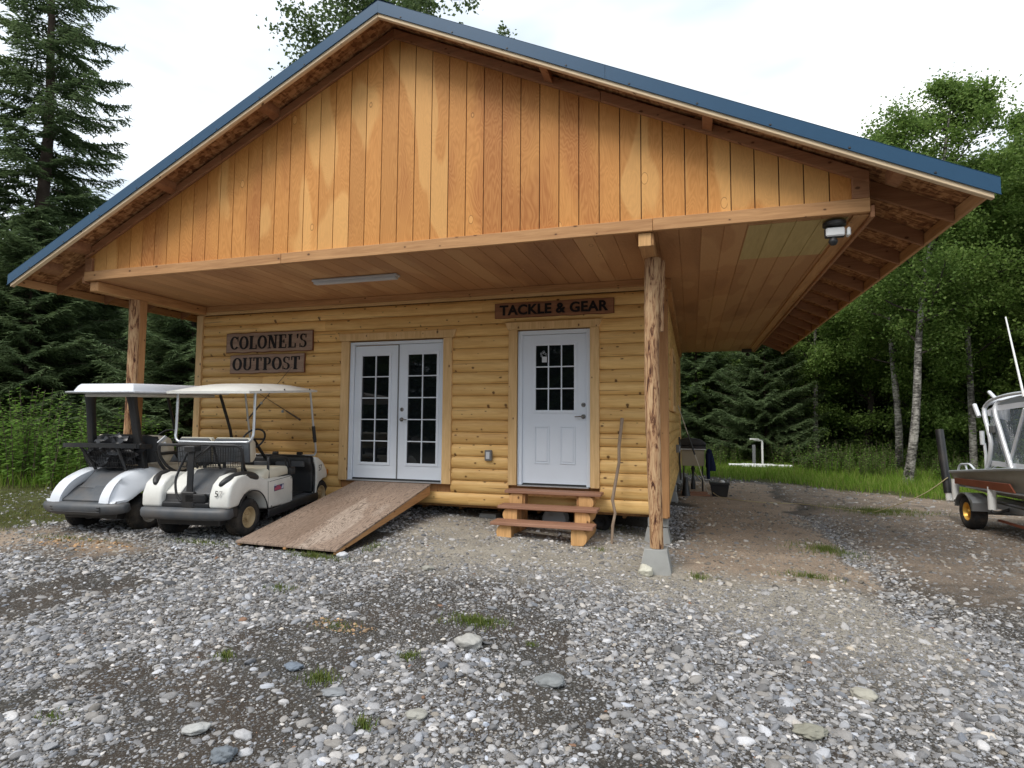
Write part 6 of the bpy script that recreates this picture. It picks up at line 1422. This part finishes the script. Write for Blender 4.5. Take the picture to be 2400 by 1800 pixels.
# --- bushes and tall leafy plants
def leafy(name, n_st, Hh, spread, seed, mat, leafl=.11, leafw=.035, per=26):
    r = np.random.default_rng(seed); Vs = []; st = MB()
    for k in range(n_st):
        bx, by = r.normal(0, spread, 2); h = Hh*r.uniform(.55, 1.1); ln = r.normal(0, .13, 2)*h
        st.tube([(bx, by, 0), (bx+ln[0]*.4, by+ln[1]*.4, h*.5), (bx+ln[0], by+ln[1], h)], [.007, .006, .003], 4, cap=False)
        m_ = per; u = .15+.85*np.arange(m_)/m_; p = np.stack([bx+ln[0]*u, by+ln[1]*u, h*u], 1); a = np.arange(m_)*2.4+r.uniform(0, 6); el = r.uniform(-.2, .6, m_)
        d = np.stack([np.cos(a)*np.cos(el), np.sin(a)*np.cos(el), np.sin(el)], 1); L = leafl*r.uniform(.6, 1.2, m_)[:, None]*(1.15-.5*u[:, None]); sd = np.cross(d, [0, 0, 1.]); sd /= np.linalg.norm(sd, axis=1, keepdims=True)
        nn = np.cross(sd, d); w = leafw*r.uniform(.7, 1.2, m_)[:, None]
        Vs.append(np.stack([p, p+d*L*.5+sd*w-nn*.005, p+d*L-nn*L*.25, p+d*L*.5-sd*w-nn*.005], 1).reshape(-1, 3))
    V = np.concatenate(Vs); n = len(V)//4; i = np.arange(n)[:, None]*4; root = empty(name)
    npobj('leaves', V, np.concatenate([i, i+1, i+2, i+3], 1), mat, root, nper=4); obj('stems', st, M_GRIP, root, smooth=0, fixn=False); return root
M_WEED = leaf_mat('weed_leaves', [(.10, .19, .03), (.15, .27, .05), (.22, .35, .07)], .45)
lp = leafy('leafy_shrub', 30, 1.7, .34, 3, M_WEED, .16, .036, 40)
put(lp, -4.6, .6, 0, (1, 1, 1.12), 'tall leafy weeds left of the bright white golf cart', 'tall weeds at the left', 'shrub')
cpy(lp, -3.2, .35, 2, (.9, .9, .9), 'leafy weeds directly behind the bumper of the left golf cart', 'tall weeds at the left', 'shrub')
cpy(lp, -5.6, .2, 4, .9, 'lower leafy weeds at the far left edge', 'tall weeds at the left', 'shrub')
cpy(lp, -2.3, .9, 1, .8, 'leafy weeds seen under the canopy of the left golf cart', 'tall weeds at the left', 'shrub')
cpy(lp, -6.4, 1.6, 3, 1.1, 'tall leafy weeds under the big spruce', 'tall weeds at the left', 'shrub')
bs = leafy('leafy_shrub', 70, .95, .42, 8, M_WEED, .10, .03, 24)
bsp = [(12.1, 12.2, 0, 1.1, 'round green bush at the end of the far grass'), (12.9, 11.0, 1, .9, 'green bush left of the birch trunks'), (14.9, 12.3, 2, .9, 'bush between the two birch trunks'), (14.4, 9.6, 3, .8, 'bush at the foot of the leaning birch'), (15.2, 8.6, 4, .8, 'green bush behind the far end of the boat'), (11.0, 14.2, 5, 1.0, 'bush right of the standing water pipe'), (9.6, 14.8, 1.5, .9, 'low bush left of the standing water pipe'), (13.6, 13.6, 2.5, 1.1, 'tall bush in front of the straight birch'), (16.8, 9.2, .3, 1.1, 'bush behind the boat canopy'), (8.4, 14.2, 3.3, .9, 'bush behind the grill')]
put(bs, *bsp[0][:4], bsp[0][4], 'bushes along the far grass', 'shrub')
for b in bsp[1:]: cpy(bs, b[0], b[1], b[2], b[3], b[4], 'bushes along the far grass', 'shrub')
# --- far wood as one mass
def wood_mass():
    r = np.random.default_rng(77); n = 110000; th = r.uniform(-1.25, 1.05, n)+.0; a = th
    R0 = r.uniform(27, 44, n); x = 6+np.sin(a)*R0; y = np.cos(a)*R0; top = 7.5+2.5*fbm(x, y, .13, 4)+2.0*fbm(x, y, .6, 14); z = top*r.random(n)**.8
    z += G(x, y)
    c0 = np.stack([x, y, z], 1); nrm = r.normal(0, 1, (n, 3)); nrm /= np.linalg.norm(nrm, axis=1, keepdims=True); ax = np.cross(nrm, r.normal(0, 1, (n, 3))); ax /= np.linalg.norm(ax, axis=1, keepdims=True); ay = np.cross(nrm, ax); sz = r.uniform(.18, .42, n)[:, None]
    V4 = np.stack([c0-ax*sz, c0-ay*sz*.6, c0+ax*sz, c0+ay*sz*.6], 1).reshape(-1, 3); i = np.arange(n)[:, None]*4
    npobj('distant_wood', V4, np.concatenate([i, i+1, i+2, i+3], 1), leaf_mat('far_leaves', [(.09, .14, .045), (.13, .20, .06), (.18, .26, .08)], .5), nper=4, kind='stuff', label='dark wood far behind the cabin')
wood_mass()
